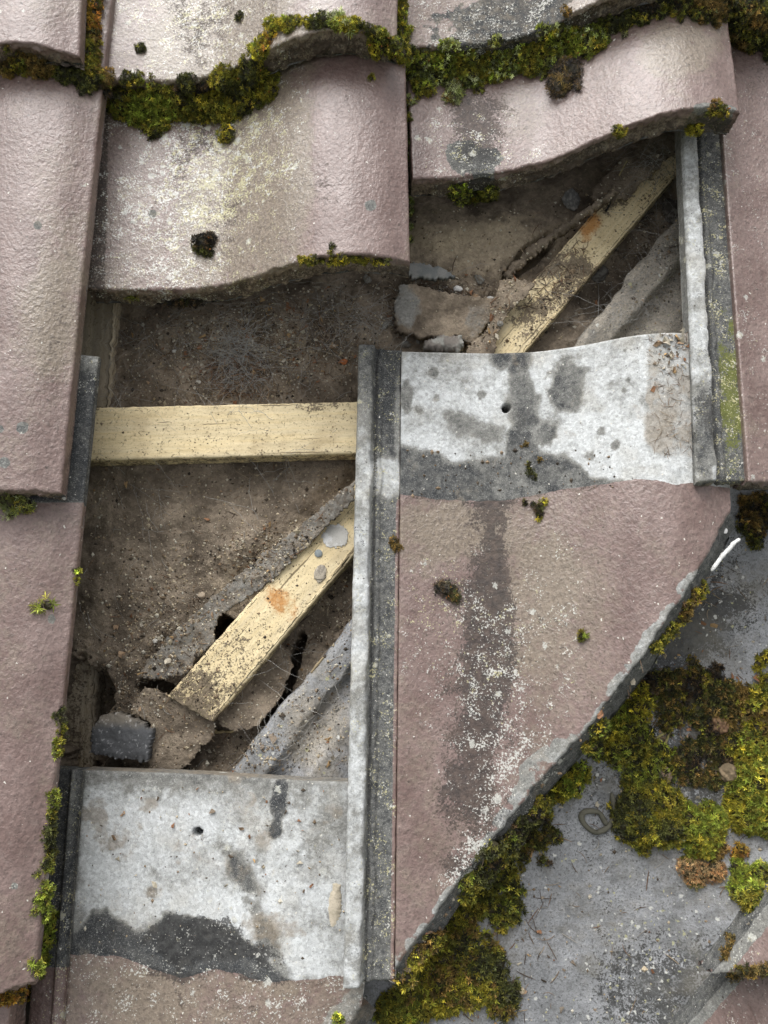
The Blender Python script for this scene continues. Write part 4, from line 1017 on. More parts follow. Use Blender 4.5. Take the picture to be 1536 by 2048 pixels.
moss('thin dark moss with crumbs along the crest of the curved lip', strip([(560, 60), (600, 46), (650, 42), (700, 50), (740, 60), (770, 76)], 9, (8, 14), .5, 1, 9), ['dark', 'olive', 'yellow'], 4.4, seed=7)
moss('bright green grassy moss tuft on the crest of the curved lip', [(680, 48, 15), (668, 42, 10), (696, 52, 10)], ['bright', 'pale'], 8, seed=8, width=.12, K=12)
moss('moss filling the corner where the two top tiles meet', strip([(740, 80), (775, 92), (800, 110), (828, 130)], 9, (12, 21), .5, 1, 10) + strip([(802, 0), (804, 50), (800, 90)], 8, (8, 14), .35, 1, 11), ['olive', 'dark', 'bright', 'yellow'], 5, seed=9, caps=10)
moss('long thick green moss bank along the lip of the dark patched tile', strip([(830, 130), (880, 135), (950, 135), (1020, 128), (1080, 112), (1130, 98), (1190, 70)], 10, (21, 31), .45, 2, 12) + strip([(840, 160), (850, 185)], 8, (14, 18), .4, 1, 13), ['olive', 'bright', 'pale', 'dark', 'bright'], 5.4, seed=10, caps=18, hang=.5)
moss('pale green beard of moss hanging below the long moss bank', strip([(915, 165), (912, 185), (910, 205)], 7, (14, 18), .4, 1, 14), ['pale', 'brown', 'pale'], 6, seed=11, hang=.8, width=.15)
moss('reddish black withered moss lump below the long moss bank', strip([(1140, 130), (1120, 160), (1115, 180), (1150, 150)], 9, (16, 26), .5, 1, 15), ['black', 'brown', 'black'], 6, seed=12, hang=.4, width=.13)
moss('dark moss running up to the crest of the crooked tile', strip([(1180, 78), (1230, 52), (1290, 26), (1340, 18), (1390, 24)], 9, (12, 19), .5, 1, 16), ['dark', 'olive', 'dark', 'black'], 4.6, seed=13)
moss('deep dark green moss mass in the top right corner', strip([(1400, 10), (1440, 30), (1490, 40), (1536, 50)], 12, (22, 34), .5, 2, 17) + strip([(1480, 80), (1520, 90), (1550, 100)], 12, (20, 30), .4, 1, 18), ['dark', 'olive', 'dark', 'brown'], 5, seed=14)
# on and along tiles
moss('yellow green moss fringe along the lip of the loose middle tile', strip([(602, 523), (650, 521), (700, 518), (750, 520), (780, 522)], 8, (5, 9), .5, 1, 19), ['olive', 'yellow', 'dark'], 4.2, seed=15)
moss('round dark moss cushion on the speckled middle tile', [(408, 487, 20), (420, 482, 13), (397, 492, 12), (412, 500, 11)], ['dark', 'dark', 'black'], 5, seed=16, caps=3)
moss('green moss hanging under the lip of the crooked tile', strip([(905, 378), (940, 385), (985, 392)], 9, (13, 23), .4, 1, 20), ['olive', 'dark', 'bright'], 5.2, seed=17, hang=.5)
moss('thin moss seam along the joint beside the loose middle tile', strip([(817, 190), (818, 300), (820, 420), (822, 480)], 11, (3.5, 6), .4, 1, 21), ['dark', 'olive', 'pale'], 4, seed=18)
moss('small moss tuft on the corner of the crooked tile', [(1432, 218, 14), (1420, 224, 11), (1445, 226, 9)], ['dark', 'olive', 'brown'], 5, seed=19, caps=3)
moss('little yellow moss tuft just under the crooked tile beside the pale rib', [(1390, 258, 13), (1380, 262, 9)], ['yellow', 'dark'], 5, seed=20)
moss('tiny moss dot on the edge of the crooked tile', [(1236, 262, 10), (1242, 266, 7)], ['dark', 'olive'], 4, seed=21)
moss('pale grassy moss tuft at the lower end of the long left tile', [(30, 1004, 22), (52, 1010, 14), (10, 1000, 14)], ['pale', 'olive', 'pale'], 6.5, seed=22, width=.13, K=12)
moss('bright green star of moss on the crest of the lowest left tile', [(97, 1211, 11)], ['bright'], 10, seed=23, width=.12, K=13, dens=.8)
moss('moss crumbs along the right edge of the lowest left tile', strip([(158, 1130), (153, 1165)], 9, (3, 6), .3, 1, 23) + strip([(128, 1420), (122, 1470), (118, 1510)], 9, (4, 9), .3, 1, 24), ['olive', 'bright', 'dark'], 4.6, seed=24)
moss('green moss cord in the joint above the grey cement head at bottom left', strip([(112, 1585), (106, 1620), (102, 1660), (96, 1740)], 8, (6, 12), .3, 1, 25), ['bright', 'olive', 'dark'], 5, seed=25)
moss('olive moss cord at the very bottom of the left joint', strip([(94, 1770), (90, 1800), (96, 1860), (86, 1910), (76, 1950)], 8, (8, 15), .3, 1, 26), ['olive', 'dark', 'bright'], 5, seed=26)
moss('yellow brown moss under the end of the lowest left tile', strip([(0, 2000), (30, 1996), (66, 1978)], 8, (8, 13), .4, 1, 27), ['olive', 'brown', 'amber'], 4.6, seed=27)
moss('little green moss tuft on the lip of the loose middle tile', [(263, 592, 10)], ['bright', 'pale'], 6, seed=28, width=.13)
moss('dark damp moss under the lip of the loose middle tile', strip([(330, 600), (370, 606), (410, 600)], 9, (6, 11), .4, 1, 28), ['dark', 'black'], 4.4, seed=29)
moss('withered dark moss tuft on the streak of the big sawn tile', [(893, 1178, 18), (880, 1172, 12), (905, 1188, 13), (915, 1200, 7)], ['black', 'dark', 'brown'], 5, seed=30, caps=4, width=.13)
moss('small green moss star on the mauve body of the big sawn tile', [(1165, 1272, 8)], ['bright', 'olive'], 6, seed=31)
moss('tiny olive moss tuft on the edge of the sunk channel', strip([(790, 1082), (792, 1098)], 7, (5, 8), .3, 1, 32), ['olive', 'yellow', 'brown'], 4.5, seed=32)
moss('dark moss crumbs along the paint line of the big sawn tile', [(1078, 1022, 9), (1088, 1004, 6), (1076, 1036, 6), (1066, 1010, 4), (1050, 1004, 4)], ['black', 'dark', 'yellow'], 4.4, seed=33)
moss('brown and green moss crumbs in the wet streak on the whitish head', [(1062, 945, 7), (1050, 890, 5), (1080, 920, 4), (1056, 930, 4), (1070, 955, 4)], ['brown', 'dark', 'olive'], 4.2, seed=34)
for i, (x_, y_, r_, lb) in enumerate(((282, 99, 8, 'tiny round moss dot low on the top speckled tile'), (480, 36, 8, 'tiny round moss dot high on the top speckled tile'), (742, 158, 5, 'tiny moss dot on the roll of the loose middle tile'), (1133, 26, 9, 'brown moss dot on the dark patched top tile'), (676, 2036, 9, 'tiny bright moss tuft on the sawn edge at the very bottom'), (665, 494, 5, 'tiny moss dot just above the lip of the loose middle tile'))):
    moss(lb, [(x_, y_, r_)], [['dark'], ['dark'], ['olive'], ['brown'], ['bright'], ['dark']][i], 4, seed=40 + i, group='moss dots')
# valley
def patch(cx, cy, rx, ry, n, r, seed, rot=0):
    q = np.random.default_rng(seed); out = []
    c, s_ = math.cos(math.radians(rot)), math.sin(math.radians(rot))
    for _ in range(n):
        a = q.uniform(0, 6.283); k = math.sqrt(q.uniform(0, 1)); x, y = k * math.cos(a) * rx, k * math.sin(a) * ry
        out.append((cx + x * c - y * s_, cy + x * s_ + y * c, q.uniform(*r)))
    return out
moss('narrow moss cord right under the sawn edge high in the valley', strip([(1400, 1170), (1375, 1215), (1345, 1255), (1310, 1300)], 8, (6, 12), .4, 1, 50), ['olive', 'yellow', 'brown'], 5, seed=50)
moss('green moss carpet against the sawn edge, upper stretch of the valley', strip([(1275, 1400), (1235, 1450), (1190, 1500)], 11, (16, 26), .5, 3, 51) + patch(1230, 1480, 60, 50, 14, (12, 22), 52), ['olive', 'bright', 'dark', 'yellow'], 6.5, seed=51)
moss('dark brown green moss carpet across the upper valley', patch(1370, 1400, 110, 52, 34, (14, 24), 53, 8), ['dark', 'brown', 'dark', 'olive', 'black'], 6, seed=52, flat=.5)
moss('thin black brown moss mat between the dark carpet and the bark lumps', patch(1410, 1500, 60, 70, 22, (14, 24), 73, 10), ['black', 'dark', 'brown', 'dark'], 4.5, seed=73, flat=.3)
moss('dark moss crust along the sawn edge above the olive moss', strip([(1090, 1605), (1050, 1650), (1010, 1690), (985, 1730)], 9, (13, 20), .5, 2, 74), ['dark', 'black', 'olive'], 5, seed=74, flat=.45)
moss('dark moss crust under the sawn edge beside the wide mossy bed', strip([(960, 1790), (920, 1830), (880, 1870), (840, 1920)], 10, (14, 24), .5, 2, 75), ['dark', 'black', 'brown', 'olive'], 5, seed=75, flat=.4)
moss('golden moss carpet at the right edge of the valley', patch(1505, 1430, 62, 80, 34, (15, 26), 54), ['yellow', 'olive', 'bright', 'yellow', 'brown'], 7, seed=53, flat=.6)
moss('moss carpet between the slug-like loop and the brown lumps', patch(1290, 1530, 42, 50, 20, (12, 22), 55, 30), ['olive', 'bright', 'dark', 'yellow'], 6, seed=54, flat=.6)
moss('small green moss patch by the sawn edge in the middle of the valley', strip([(1160, 1545), (1125, 1570), (1100, 1592)], 10, (13, 22), .5, 2, 56), ['olive', 'yellow', 'bright'], 6, seed=55)
moss('large rounded olive moss cushion beside the dried loop', patch(1290, 1635, 48, 52, 13, (24, 36), 57), ['olive', 'yellow', 'olive', 'dark'], 6.2, seed=56, dens=1.2)
moss('bright yellow green moss cushion right of the large olive one', patch(1402, 1650, 32, 40, 9, (22, 32), 58), ['bright', 'yellow', 'bright'], 5.4, seed=57, dens=1.3)
moss('amber moss fringe under the bright yellow green cushion', patch(1415, 1695, 28, 14, 7, (10, 15), 59) + [(1362, 1668, 10), (1480, 1700, 12), (1470, 1708, 9)], ['amber', 'tan', 'brown'], 5, seed=58)
moss('tan dead moss lump below the yellow green cushion', patch(1398, 1742, 30, 22, 8, (16, 24), 60), ['tan', 'tan', 'olive'], 4, seed=59, flat=.7, width=.14)
moss('big bright green moss cushion cut off by the right edge', patch(1512, 1600, 42, 50, 12, (26, 38), 61), ['bright', 'olive', 'bright', 'yellow'], 5.8, seed=60, dens=1.2)
moss('round vivid green moss cushion at the right edge above the opposite tiles', patch(1508, 1775, 26, 26, 7, (20, 28), 62), ['bright', 'bright', 'olive'], 5.6, seed=61, dens=1.2)
moss('dark moss at the right edge just below the reddish tile', patch(1512, 1035, 28, 50, 14, (12, 20), 63, 15), ['dark', 'olive', 'black', 'brown'], 5.4, seed=62)
moss('thin brown moss below the sawn edge next to the dried loop', patch(1075, 1685, 42, 38, 12, (8, 16), 64, -40), ['brown', 'dark', 'olive', 'black'], 5.4, seed=63)
moss('dense olive moss under the sawn edge, left of the pink stain', patch(1000, 1690, 30, 26, 10, (14, 22), 65) + patch(985, 1800, 60, 62, 26, (15, 24), 66, -20), ['olive', 'dark', 'bright', 'dark'], 6.5, seed=64, flat=.6)
moss('wide dark mossy bed at the bottom of the valley', patch(905, 1945, 100, 70, 46, (16, 26), 67, -15) + patch(985, 1990, 50, 50, 14, (14, 22), 68), ['dark', 'olive', 'brown', 'olive', 'yellow'], 7, seed=65, flat=.55)
moss('light green moss bed under the very tip of the sawn edge', patch(815, 2025, 46, 40, 16, (15, 22), 69), ['bright', 'olive', 'olive'], 6, seed=66, flat=.6)
moss('small leafy moss patch at the right edge of the upper valley', patch(1525, 1315, 16, 24, 5, (8, 13), 70), ['olive', 'yellow'], 6, seed=67)
moss('dirty brown moss under the small opposite tile', strip([(1462, 1946), (1500, 1942), (1545, 1936)], 9, (8, 12), .3, 1, 71), ['brown', 'dark', 'amber'], 4.4, seed=68)
moss('moss at the corner of the small opposite tile', strip([(1462, 1880), (1455, 1900), (1448, 1918)], 8, (6, 10), .3, 1, 72), ['dark', 'brown'], 4.4, seed=69)
# ------------------------------------------------------------------ loose litter, stones, scraps
def rock(label, cx, cy, rx, ry, col, name='stone', cat='stone', seed=1, rot=0, hz=.6, rough=.35, sink=.2, group=None, col2=None, mat=None, parent=None):
    h = surf(cx, cy)
    if h is None: return None
    p, n, ob = h; m = ((p - CP) @ FW) / F
    v, f = ICO4
    k = 1 + rough * 2 * (fbm(v[:, 0] * 100 + seed * 50, v[:, 1] * 100 + v[:, 2] * 70, 60, 4, seed) - .5)
    q = v * k[:, None] * np.array([rx, ry, hz * min(rx, ry)]) * m
    c, s_ = math.cos(math.radians(-rot)), math.sin(math.radians(-rot))
    q = np.stack([q[:, 0] * c - q[:, 1] * s_, q[:, 0] * s_ + q[:, 1] * c, q[:, 2]], 1)
    q = p + q + np.array([0, 0, hz * min(rx, ry) * m * (1 - sink * 2)])
    t = fbm(v[:, 0] * 100, v[:, 1] * 100 + v[:, 2] * 50, 24, 4, seed + 4)
    C = np.array(col) * (.7 + .6 * t)[:, None]
    if col2: 
        w = sstep(.5, .62, t)[:, None]; C = C * (1 - w) + np.array(col2) * w
    o = build(name, q, tris=f, mat=mat or MS, cols={'tint': C}, parent=parent, origin=q.mean(0) if parent is not None else None)
    if parent is None: tag(o, label, cat, group)
    return o

def tube_mesh(path, rad, sides=6):
    path = np.asarray(path, float); n = len(path)
    d = np.gradient(path, axis=0); d /= np.linalg.norm(d, axis=1)[:, None] + 1e-12
    a = np.cross(d, [0, 0, 1.0]); a /= np.linalg.norm(a, axis=1)[:, None] + 1e-9; b = np.cross(d, a)
    rad = np.broadcast_to(np.asarray(rad, float), (n,))
    th = np.arange(sides) * 2 * np.pi / sides
    V = (path[:, None] + rad[:, None, None] * (np.cos(th)[None, :, None] * a[:, None] + np.sin(th)[None, :, None] * b[:, None])).reshape(-1, 3)
    i, j = np.meshgrid(np.arange(n - 1), np.arange(sides), indexing='ij'); i = i.ravel(); j = j.ravel(); k = (j + 1) % sides
    Q = np.stack([i * sides + j, i * sides + k, (i + 1) * sides + k, (i + 1) * sides + j], 1)
    return V, Q

def smooth_path(pts, n):
    pts = np.asarray(pts, float); t = np.linspace(0, len(pts) - 1, n); i = np.clip(t.astype(int), 0, len(pts) - 2); f = (t - i)[:, None]
    g_ = lambda k: pts[np.clip(k, 0, len(pts) - 1)]
    p0, p1, p2, p3 = g_(i - 1), g_(i), g_(i + 1), g_(i + 2)
    return .5 * (2 * p1 + (p2 - p0) * f + (2 * p0 - 5 * p1 + 4 * p2 - p3) * f ** 2 + (3 * p1 - p0 - 3 * p2 + p3) * f ** 3)

def strand(name, label, cat, pts, rpx, col, lift=.6, seed=1, n=60, taper=True, sides=8, group=None, mat=None, h=None, vary=.35):
    """a twig or other strand lying along photo positions"""
    xy = smooth_path(pts, n); P3 = []
    for x_, y_ in xy:
        q_ = surf(x_, y_); P3.append(q_[0] if q_ else P(x_, y_, 0))
    P3 = np.array(P3)
    if h is not None: P3 = P(xy[:, 0], xy[:, 1], h)
    P3[:, 2] = np.convolve(np.pad(P3[:, 2], 5, 'edge'), np.ones(11) / 11, 'valid')
    rm = rpx / 2150; P3[:, 2] += rm * lift
    t = np.linspace(0, 1, n); r_ = rm * (1 + vary * (fbm(t * 100, t * 0 + seed, 12, 3, seed) - .5) * 2)
    if taper: r_ = r_ * np.clip(np.minimum(t, 1 - t) * 14 + .25, 0, 1)
    V, Q = tube_mesh(P3, r_, sides)
    tt_ = np.repeat(fbm(t * 300, t * 0, 20, 3, seed + 3), sides)
    o = build(name, V, quads=Q, mat=mat or MS, cols={'tint': np.array(col) * (.6 + .8 * tt_)[:, None]}); tag(o, label, cat, group); return o

OPEN1 = [(240, 640), (330, 625), (450, 612), (560, 580), (700, 560), (800, 540), (830, 420), (1000, 410), (1130, 380), (1250, 320), (1360, 300), (1365, 670), (1200, 665), (1000, 700), (820, 695), (740, 690), (708, 800), (240, 812)]
OPEN2 = [(205, 935), (705, 915), (700, 1540), (440, 1545), (150, 1525), (140, 1400), (180, 1000)]
class Litter:
    def __init__(s): s.V = []; s.Q = []; s.T = []; s.C = []; s.n = 0
    def add(s, V, Q=None, T=None, col=(.2, .2, .2)):
        s.V.append(V); s.C.append(np.tile(np.array(col, float), (len(V), 1)))
        if Q is not None: s.Q.append(np.asarray(Q) + s.n)
        if T is not None: s.T.append(np.asarray(T) + s.n)
        s.n += len(V)
    def done(s, name, label, cat, mat=None, group=None, kind=None):
        o = build(name, np.concatenate(s.V), quads=np.concatenate(s.Q) if s.Q else None, tris=np.concatenate(s.T) if s.T else None, mat=mat or MD, cols={'tint': np.concatenate(s.C)}, smooth=False)
        tag(o, label, cat, group, kind); return o
OCT = np.array([(1, 0, 0), (-1, 0, 0), (0, 1, 0), (0, -1, 0), (0, 0, 1), (0, 0, -1)], float)
OCTF = np.array([(0, 2, 4), (2, 1, 4), (1, 3, 4), (3, 0, 4), (2, 0, 5), (1, 2, 5), (3, 1, 5), (0, 3, 5)])
lr = np.random.default_rng(77)
GRAIN = [(.44, .38, .27), (.36, .29, .19), (.62, .58, .48), (.10, .08, .06), (.20, .15, .10), (.28, .21, .14), (.5, .42, .3), (.06, .05, .04)]
TWIG = [(.15, .10, .065), (.24, .17, .11), (.20, .115, .07), (.32, .25, .17), (.09, .065, .05), (.28, .26, .23), (.23, .17, .12)]
FLAKE = [(.30, .16, .09), (.42, .28, .14), (.22, .11, .06), (.40, .36, .28), (.28, .24, .19), (.13, .10, .075), (.36, .25, .16), (.5, .45, .36), (.2, .16, .12)]
def grain(L, p, r, col): L.add(p + OCT * r * lr.uniform(.6, 1.3, (6, 1)) @ np.diag(lr.uniform(.7, 1.3, 3)), T=OCTF, col=col)
def twig(L, p, ln, r, col, curve=.35, up=.15):
    a = lr.uniform(0, 6.283); n = 5; d = np.array([math.cos(a), math.sin(a), lr.normal(0, up)]); sidev = np.array([-d[1], d[0], lr.normal(0, .4)])
    t = np.linspace(-.5, .5, n); path = p + np.outer(t * ln, d) + np.outer((t ** 2 - .1) * ln * lr.normal(0, curve), sidev) + np.array([0, 0, r + abs(lr.normal(0, .0006))])
    V, Q = tube_mesh(path, r * np.array([.5, .9, 1, .9, .4]), 4); L.add(V, Q=Q, col=col)
def flake(L, p, r, col, lift=.0008):
    k = lr.integers(5, 8); a = np.sort(lr.uniform(0, 6.283, k)); rr_ = r * lr.uniform(.5, 1.15, k); asp = lr.uniform(.4, 1)
    ang = lr.uniform(0, 6.283); q = np.stack([np.cos(a) * rr_, np.sin(a) * rr_ * asp, lr.normal(0, r * .22, k)], 1)
    tilt = lr.normal(0, .35, 2); q[:, 2] += q[:, 0] * tilt[0] + q[:, 1] * tilt[1]
    c, s_ = math.cos(ang), math.sin(ang); q = np.stack([q[:, 0] * c - q[:, 1] * s_, q[:, 0] * s_ + q[:, 1] * c, q[:, 2]], 1) + p + np.array([0, 0, lift + r * .2])
    top = np.concatenate([q, [q.mean(0) + np.array([0, 0, r * .12])]]); bot = top - np.array([0, 0, .00025])
    i = np.arange(k); j = (i + 1) % k
    T = np.concatenate([np.stack([i, j, np.full(k, k)], 1), np.stack([j + k + 1, i + k + 1, np.full(k, 2 * k + 1)], 1)])
    L.add(np.concatenate([top, bot]), Q=np.stack([j, i, i + k + 1, j + k + 1], 1), T=T, col=col)
def scatter(L, region, n, fn, dens=None, on=None):
    region = np.array(region, float); lo, hi = region.min(0), region.max(0); k = 0; tries = 0
    while k < n and tries < n * 30:
        tries += 1
        x_, y_ = lr.uniform(lo[0], hi[0]), lr.uniform(lo[1], hi[1])
        if not in_poly(np.array([x_]), np.array([y_]), region)[0]: continue
        if dens is not None and lr.uniform() > dens(x_, y_): continue
        h = surf(x_, y_)
        if h is None or (on and not any(h[2].name.startswith(o_) for o_ in on)): continue
        fn(h[0], x_, y_); k += 1
FL = ('underlay', 'felt_flap', 'valley_liner')
bl = lambda x, y, cx, cy, rx, ry: math.exp(-(((x - cx) / rx) ** 2 + ((y - cy) / ry) ** 2))
d1 = lambda x, y: .12 + .9 * bl(x, y, 480, 690, 160, 110) + .9 * bl(x, y, 900, 620, 130, 60) + .5 * bl(x, y, 650, 690, 90, 60) + .3 * bl(x, y, 1320, 480, 60, 90)
d2 = lambda x, y: .15 + .9 * bl(x, y, 560, 1110, 120, 50) + .7 * bl(x, y, 330, 1250, 90, 100) + .5 * bl(x, y, 280, 1370, 70, 60) + .5 * bl(x, y, 640, 1230, 60, 60) + .5 * bl(x, y, 500, 1500, 70, 40)
pick = lambda A_: np.array(A_[lr.integers(len(A_))]) * lr.uniform(.7, 1.2)
mmp = 1 / 2150.
Lt = Litter()
scatter(Lt, OPEN1, 5200, lambda p, x, y: grain(Lt, p, lr.gamma(2.2, .55) * mmp + .0003, pick(GRAIN)), d1, FL)
scatter(Lt, OPEN2, 4600, lambda p, x, y: grain(Lt, p, lr.gamma(2.2, .6) * mmp + .0003, pick(GRAIN)), d2, FL)
scatter(Lt, OPEN1, 620, lambda p, x, y: twig(Lt, p, lr.uniform(10, 44) * mmp, lr.uniform(.35, .9) * mmp, pick(TWIG)), lambda x, y: d1(x, y) ** 2, FL)
scatter(Lt, OPEN2, 260, lambda p, x, y: twig(Lt, p, lr.uniform(8, 36) * mmp, lr.uniform(.35, .9) * mmp, pick(TWIG)), d2, FL)
scatter(Lt, OPEN1, 330, lambda p, x, y: flake(Lt, p, lr.gamma(3, 1.3) * mmp + .0008, pick(FLAKE)), lambda x, y: d1(x, y) ** 2, FL)
scatter(Lt, OPEN2, 170, lambda p, x, y: flake(Lt, p, lr.gamma(3, 1.2) * mmp + .0008, pick(FLAKE)), d2, FL)
B1R = [(190, 815), (712, 803), (712, 905), (190, 918)]
scatter(Lt, [(330, 1380), (700, 1010), (708, 1090), (430, 1440)], 420, lambda p, x, y: grain(Lt, p, lr.gamma(2, .5) * mmp + .0002, pick(GRAIN[3:6] + GRAIN[7:])), lambda x, y: .12 + bl(x, y, 400, 1380, 60, 60), ('batten',))
scatter(Lt, [(1000, 690), (1350, 320), (1370, 340), (1060, 700)], 600, lambda p, x, y: grain(Lt, p, lr.gamma(2, .5) * mmp + .0002, pick(GRAIN[3:6] + GRAIN[7:])), lambda x, y: .15 + bl(x, y, 1120, 540, 50, 40) + bl(x, y, 1090, 600, 60, 30), ('batten',))
scatter(Lt, [(1060, 500), (1180, 480), (1180, 580), (1030, 640)], 110, lambda p, x, y: twig(Lt, p, lr.uniform(10, 34) * mmp, lr.uniform(.4, .9) * mmp, pick(TWIG)), None, ('batten',))
scatter(Lt, B1R, 90, lambda p, x, y: grain(Lt, p, lr.gamma(2, .4) * mmp + .0002, pick(GRAIN[3:6])), None, ('batten',))
scatter(Lt, [(1290, 660), (1390, 670), (1390, 760), (1300, 800)], 70, lambda p, x, y: flake(Lt, p, lr.gamma(3, 1.1) * mmp + .0006, pick(FLAKE)), lambda x, y: bl(x, y, 1340, 700, 40, 40), ('cut_tile', 'side_lap'))
scatter(Lt, [(1290, 660), (1395, 670), (1395, 900), (1310, 920)], 130, lambda p, x, y: twig(Lt, p, lr.uniform(6, 24) * mmp, .4 * mmp, pick(TWIG)), None, ('cut_tile',))
scatter(Lt, [(810, 900), (1230, 900), (1230, 985), (810, 995)], 150, lambda p, x, y: grain(Lt, p, lr.gamma(2, .8) * mmp, pick(GRAIN[3:6] + GRAIN[7:])), None, ('cut_tile',))
scatter(Lt, [(150, 1570), (690, 1580), (690, 1930), (150, 1900)], 170, lambda p, x, y: grain(Lt, p, lr.gamma(2, .6) * mmp, pick(GRAIN)), None, ('cut_tile',))
scatter(Lt, [(200, 1560), (690, 1580), (690, 1800), (200, 1800)], 46, lambda p, x, y: flake(Lt, p, lr.gamma(3, 1.) * mmp + .0005, pick(FLAKE)), None, ('cut_tile',))
Lv = Litter()
VAL = [(1010, 1660), (1300, 1290), (1480, 1040), (1536, 1100), (1536, 1800), (1380, 2000), (1330, 2048), (700, 2048)]
scatter(Lv, VAL, 260, lambda p, x, y: twig(Lv, p, lr.uniform(10, 44) * mmp, lr.uniform(.5, 1.0) * mmp, pick(TWIG)), lambda x, y: .1 + bl(x, y, 1350, 1430, 140, 100) + .6 * bl(x, y, 940, 1900, 140, 140) + .5 * bl(x, y, 1400, 1200, 60, 60))
scatter(Lv, VAL, 300, lambda p, x, y: flake(Lv, p, lr.gamma(3, 1.3) * mmp + .0007, pick(FLAKE)), lambda x, y: .05 + bl(x, y, 1400, 1430, 140, 100) + .7 * bl(x, y, 940, 1920, 140, 120))
scatter(Lv, VAL, 700, lambda p, x, y: grain(Lv, p, lr.gamma(2.2, .7) * mmp, pick(GRAIN)), lambda x, y: .15 + bl(x, y, 1400, 1430, 140, 100) + .5 * bl(x, y, 940, 1920, 140, 120))
Lv.done('leaf_litter', 'leaf crumbs and bits of twig lying in the valley moss', 'litter', kind='stuff')

# single pieces
dusk = lambda c0, c1, cx, cy, rx, ry: (lambda x, y: np.array(c0) * (1 - blob(x, y, cx, cy, rx, ry, 0, .6))[:, None] + np.array(c1) * blob(x, y, cx, cy, rx, ry, 0, .6)[:, None])
def cm(c0, c1, per=26, sd_=4, lo=.45, hi=.6):
    return lambda x, y: np.array(c0) + (np.array(c1) - np.array(c0)) * sstep(lo, hi, fbm(x, y, per, 4, sd_))[:, None]
flap('slate_lump', 'bluish dark slate lump with crumbs on its upper edge, above the curved-stain tile', 'stone', [(180, 1505), (180, 1470), (198, 1432), (240, 1425), (285, 1445), (306, 1462), (300, 1490), (296, 1523), (240, 1520), (200, 1512)], -.006, thick=.018, mat=MS, dome=.003, bumps=.003, rough=.0006, jag=1.8, seed=21, cols=lambda x, y: (np.array([.098, .101, .106]) + np.outer(sstep(.74, .80, fbm(x, y, 4, 2, 5)), [.2, .2, .2]) + np.outer(sstep(1468, 1445, y + 14 * fbm(x, y, 18, 3, 6)), [.10, .075, .04])))
flap('slab_fragment', 'large flat grey mortar slab half buried in litter above the big sawn tile', 'stone', [(790, 662), (786, 612), (796, 570), (830, 566), (880, 582), (935, 592), (985, 596), (996, 622), (972, 650), (950, 690), (915, 672), (850, 676)], -.015, thick=.008, mat=MF, dome=.001, bumps=.0022, rough=.0012, seed=22, attrs=lambda x, y: dict(sand=.35 + .4 * (fbm(x, y, 30, 3, 3) - .5), pale=.75 * blob(x, y, 815, 610, 34, 46, 0, .7) + .45 * blob(x, y, 960, 640, 30, 40) + .15))
flap('slab_fragment', 'thin grey slab chip just right of the loose tile corner', 'stone', [(793, 545), (800, 528), (840, 524), (880, 535), (912, 552), (880, 558), (830, 556)], -.012, thick=.006, mat=MS, bumps=.0012, seed=23, cols=cm((.19, .20, .20), (.26, .26, .25)))
flap('mortar_chunk', 'pale crumbly mortar chunk against the head of the big sawn tile', 'stone', [(845, 698), (850, 680), (880, 672), (926, 672), (930, 690), (922, 704), (880, 704)], -.006, thick=.014, mat=MS, dome=.004, bumps=.002, rough=.0016, seed=24, cols=cm((.34, .34, .31), (.20, .18, .16)))
flap('grey_scrap', 'grey flat scrap in the debris close to the upper left of the opening', 'scrap', [(575, 610), (600, 585), (650, 580), (660, 620), (630, 650), (590, 640)], -.027, thick=.003, mat=MS, bumps=.002, seed=25, cols=cm((.13, .135, .135), (.20, .19, .175)))
rock('grey dusty clod under the crooked tile', 1141, 402, 17, 22, (.16, .16, .155), name='dust_clod', cat='clod', seed=31, col2=(.27, .26, .25))
rock('round dark dusty clod in the cobwebs beside the pale rib', 1342, 425, 20, 24, (.085, .075, .065), name='dust_clod', cat='clod', seed=32, col2=(.22, .2, .18))
rock('dusty grey clod right of the upper slanting batten', 1195, 550, 18, 18, (.12, .11, .10), name='dust_clod', cat='clod', seed=33, col2=(.2, .19, .17))
rock('white crumb like a grub in the litter beside the felt tongue', 977, 600, 11, 6, (.70, .69, .66), name='white_crumb', cat='crumb', seed=34, rot=-25, rough=.15)
rock('white crumbly dropping on the litter heap', 916, 578, 9, 6, (.72, .71, .68), name='white_crumb', cat='crumb', seed=35, rot=10, rough=.3)
rock('pale pebble in the litter above the horizontal batten', 397, 765, 5, 4, (.6, .57, .5), name='pebble', cat='pebble', seed=36, group='pebbles')
rock('little white pebble among twigs left of the cobweb heap', 349, 703, 5, 4, (.62, .6, .55), name='pebble', cat='pebble', seed=37, group='pebbles')
rock('tan pebble on the felt below the horizontal batten', 404, 1191, 7, 7, (.45, .37, .28), name='pebble', cat='pebble', seed=38, group='pebbles')
rock('small white pebble near the hole in the felt flap', 311, 1282, 5, 5, (.6, .58, .52), name='pebble', cat='pebble', seed=39, group='pebbles')
rock('orange clay crumb near the left rib of the big sawn tile', 688, 724, 7, 6, (.42, .15, .06), name='clay_crumb', cat='crumb', seed=40)
rock('curled tan shell scrap stuck on the lower slanting batten', 641, 1147, 12, 17, (.46, .41, .33), name='shell_scrap', cat='scrap', seed=41, rot=10, hz=.18, col2=(.28, .25, .21))
rock('', 637, 1107, 8, 8, (.27, .30, .31), name='nail_head', cat='nail', seed=42, hz=.3, rough=.06, parent=valley_batten)
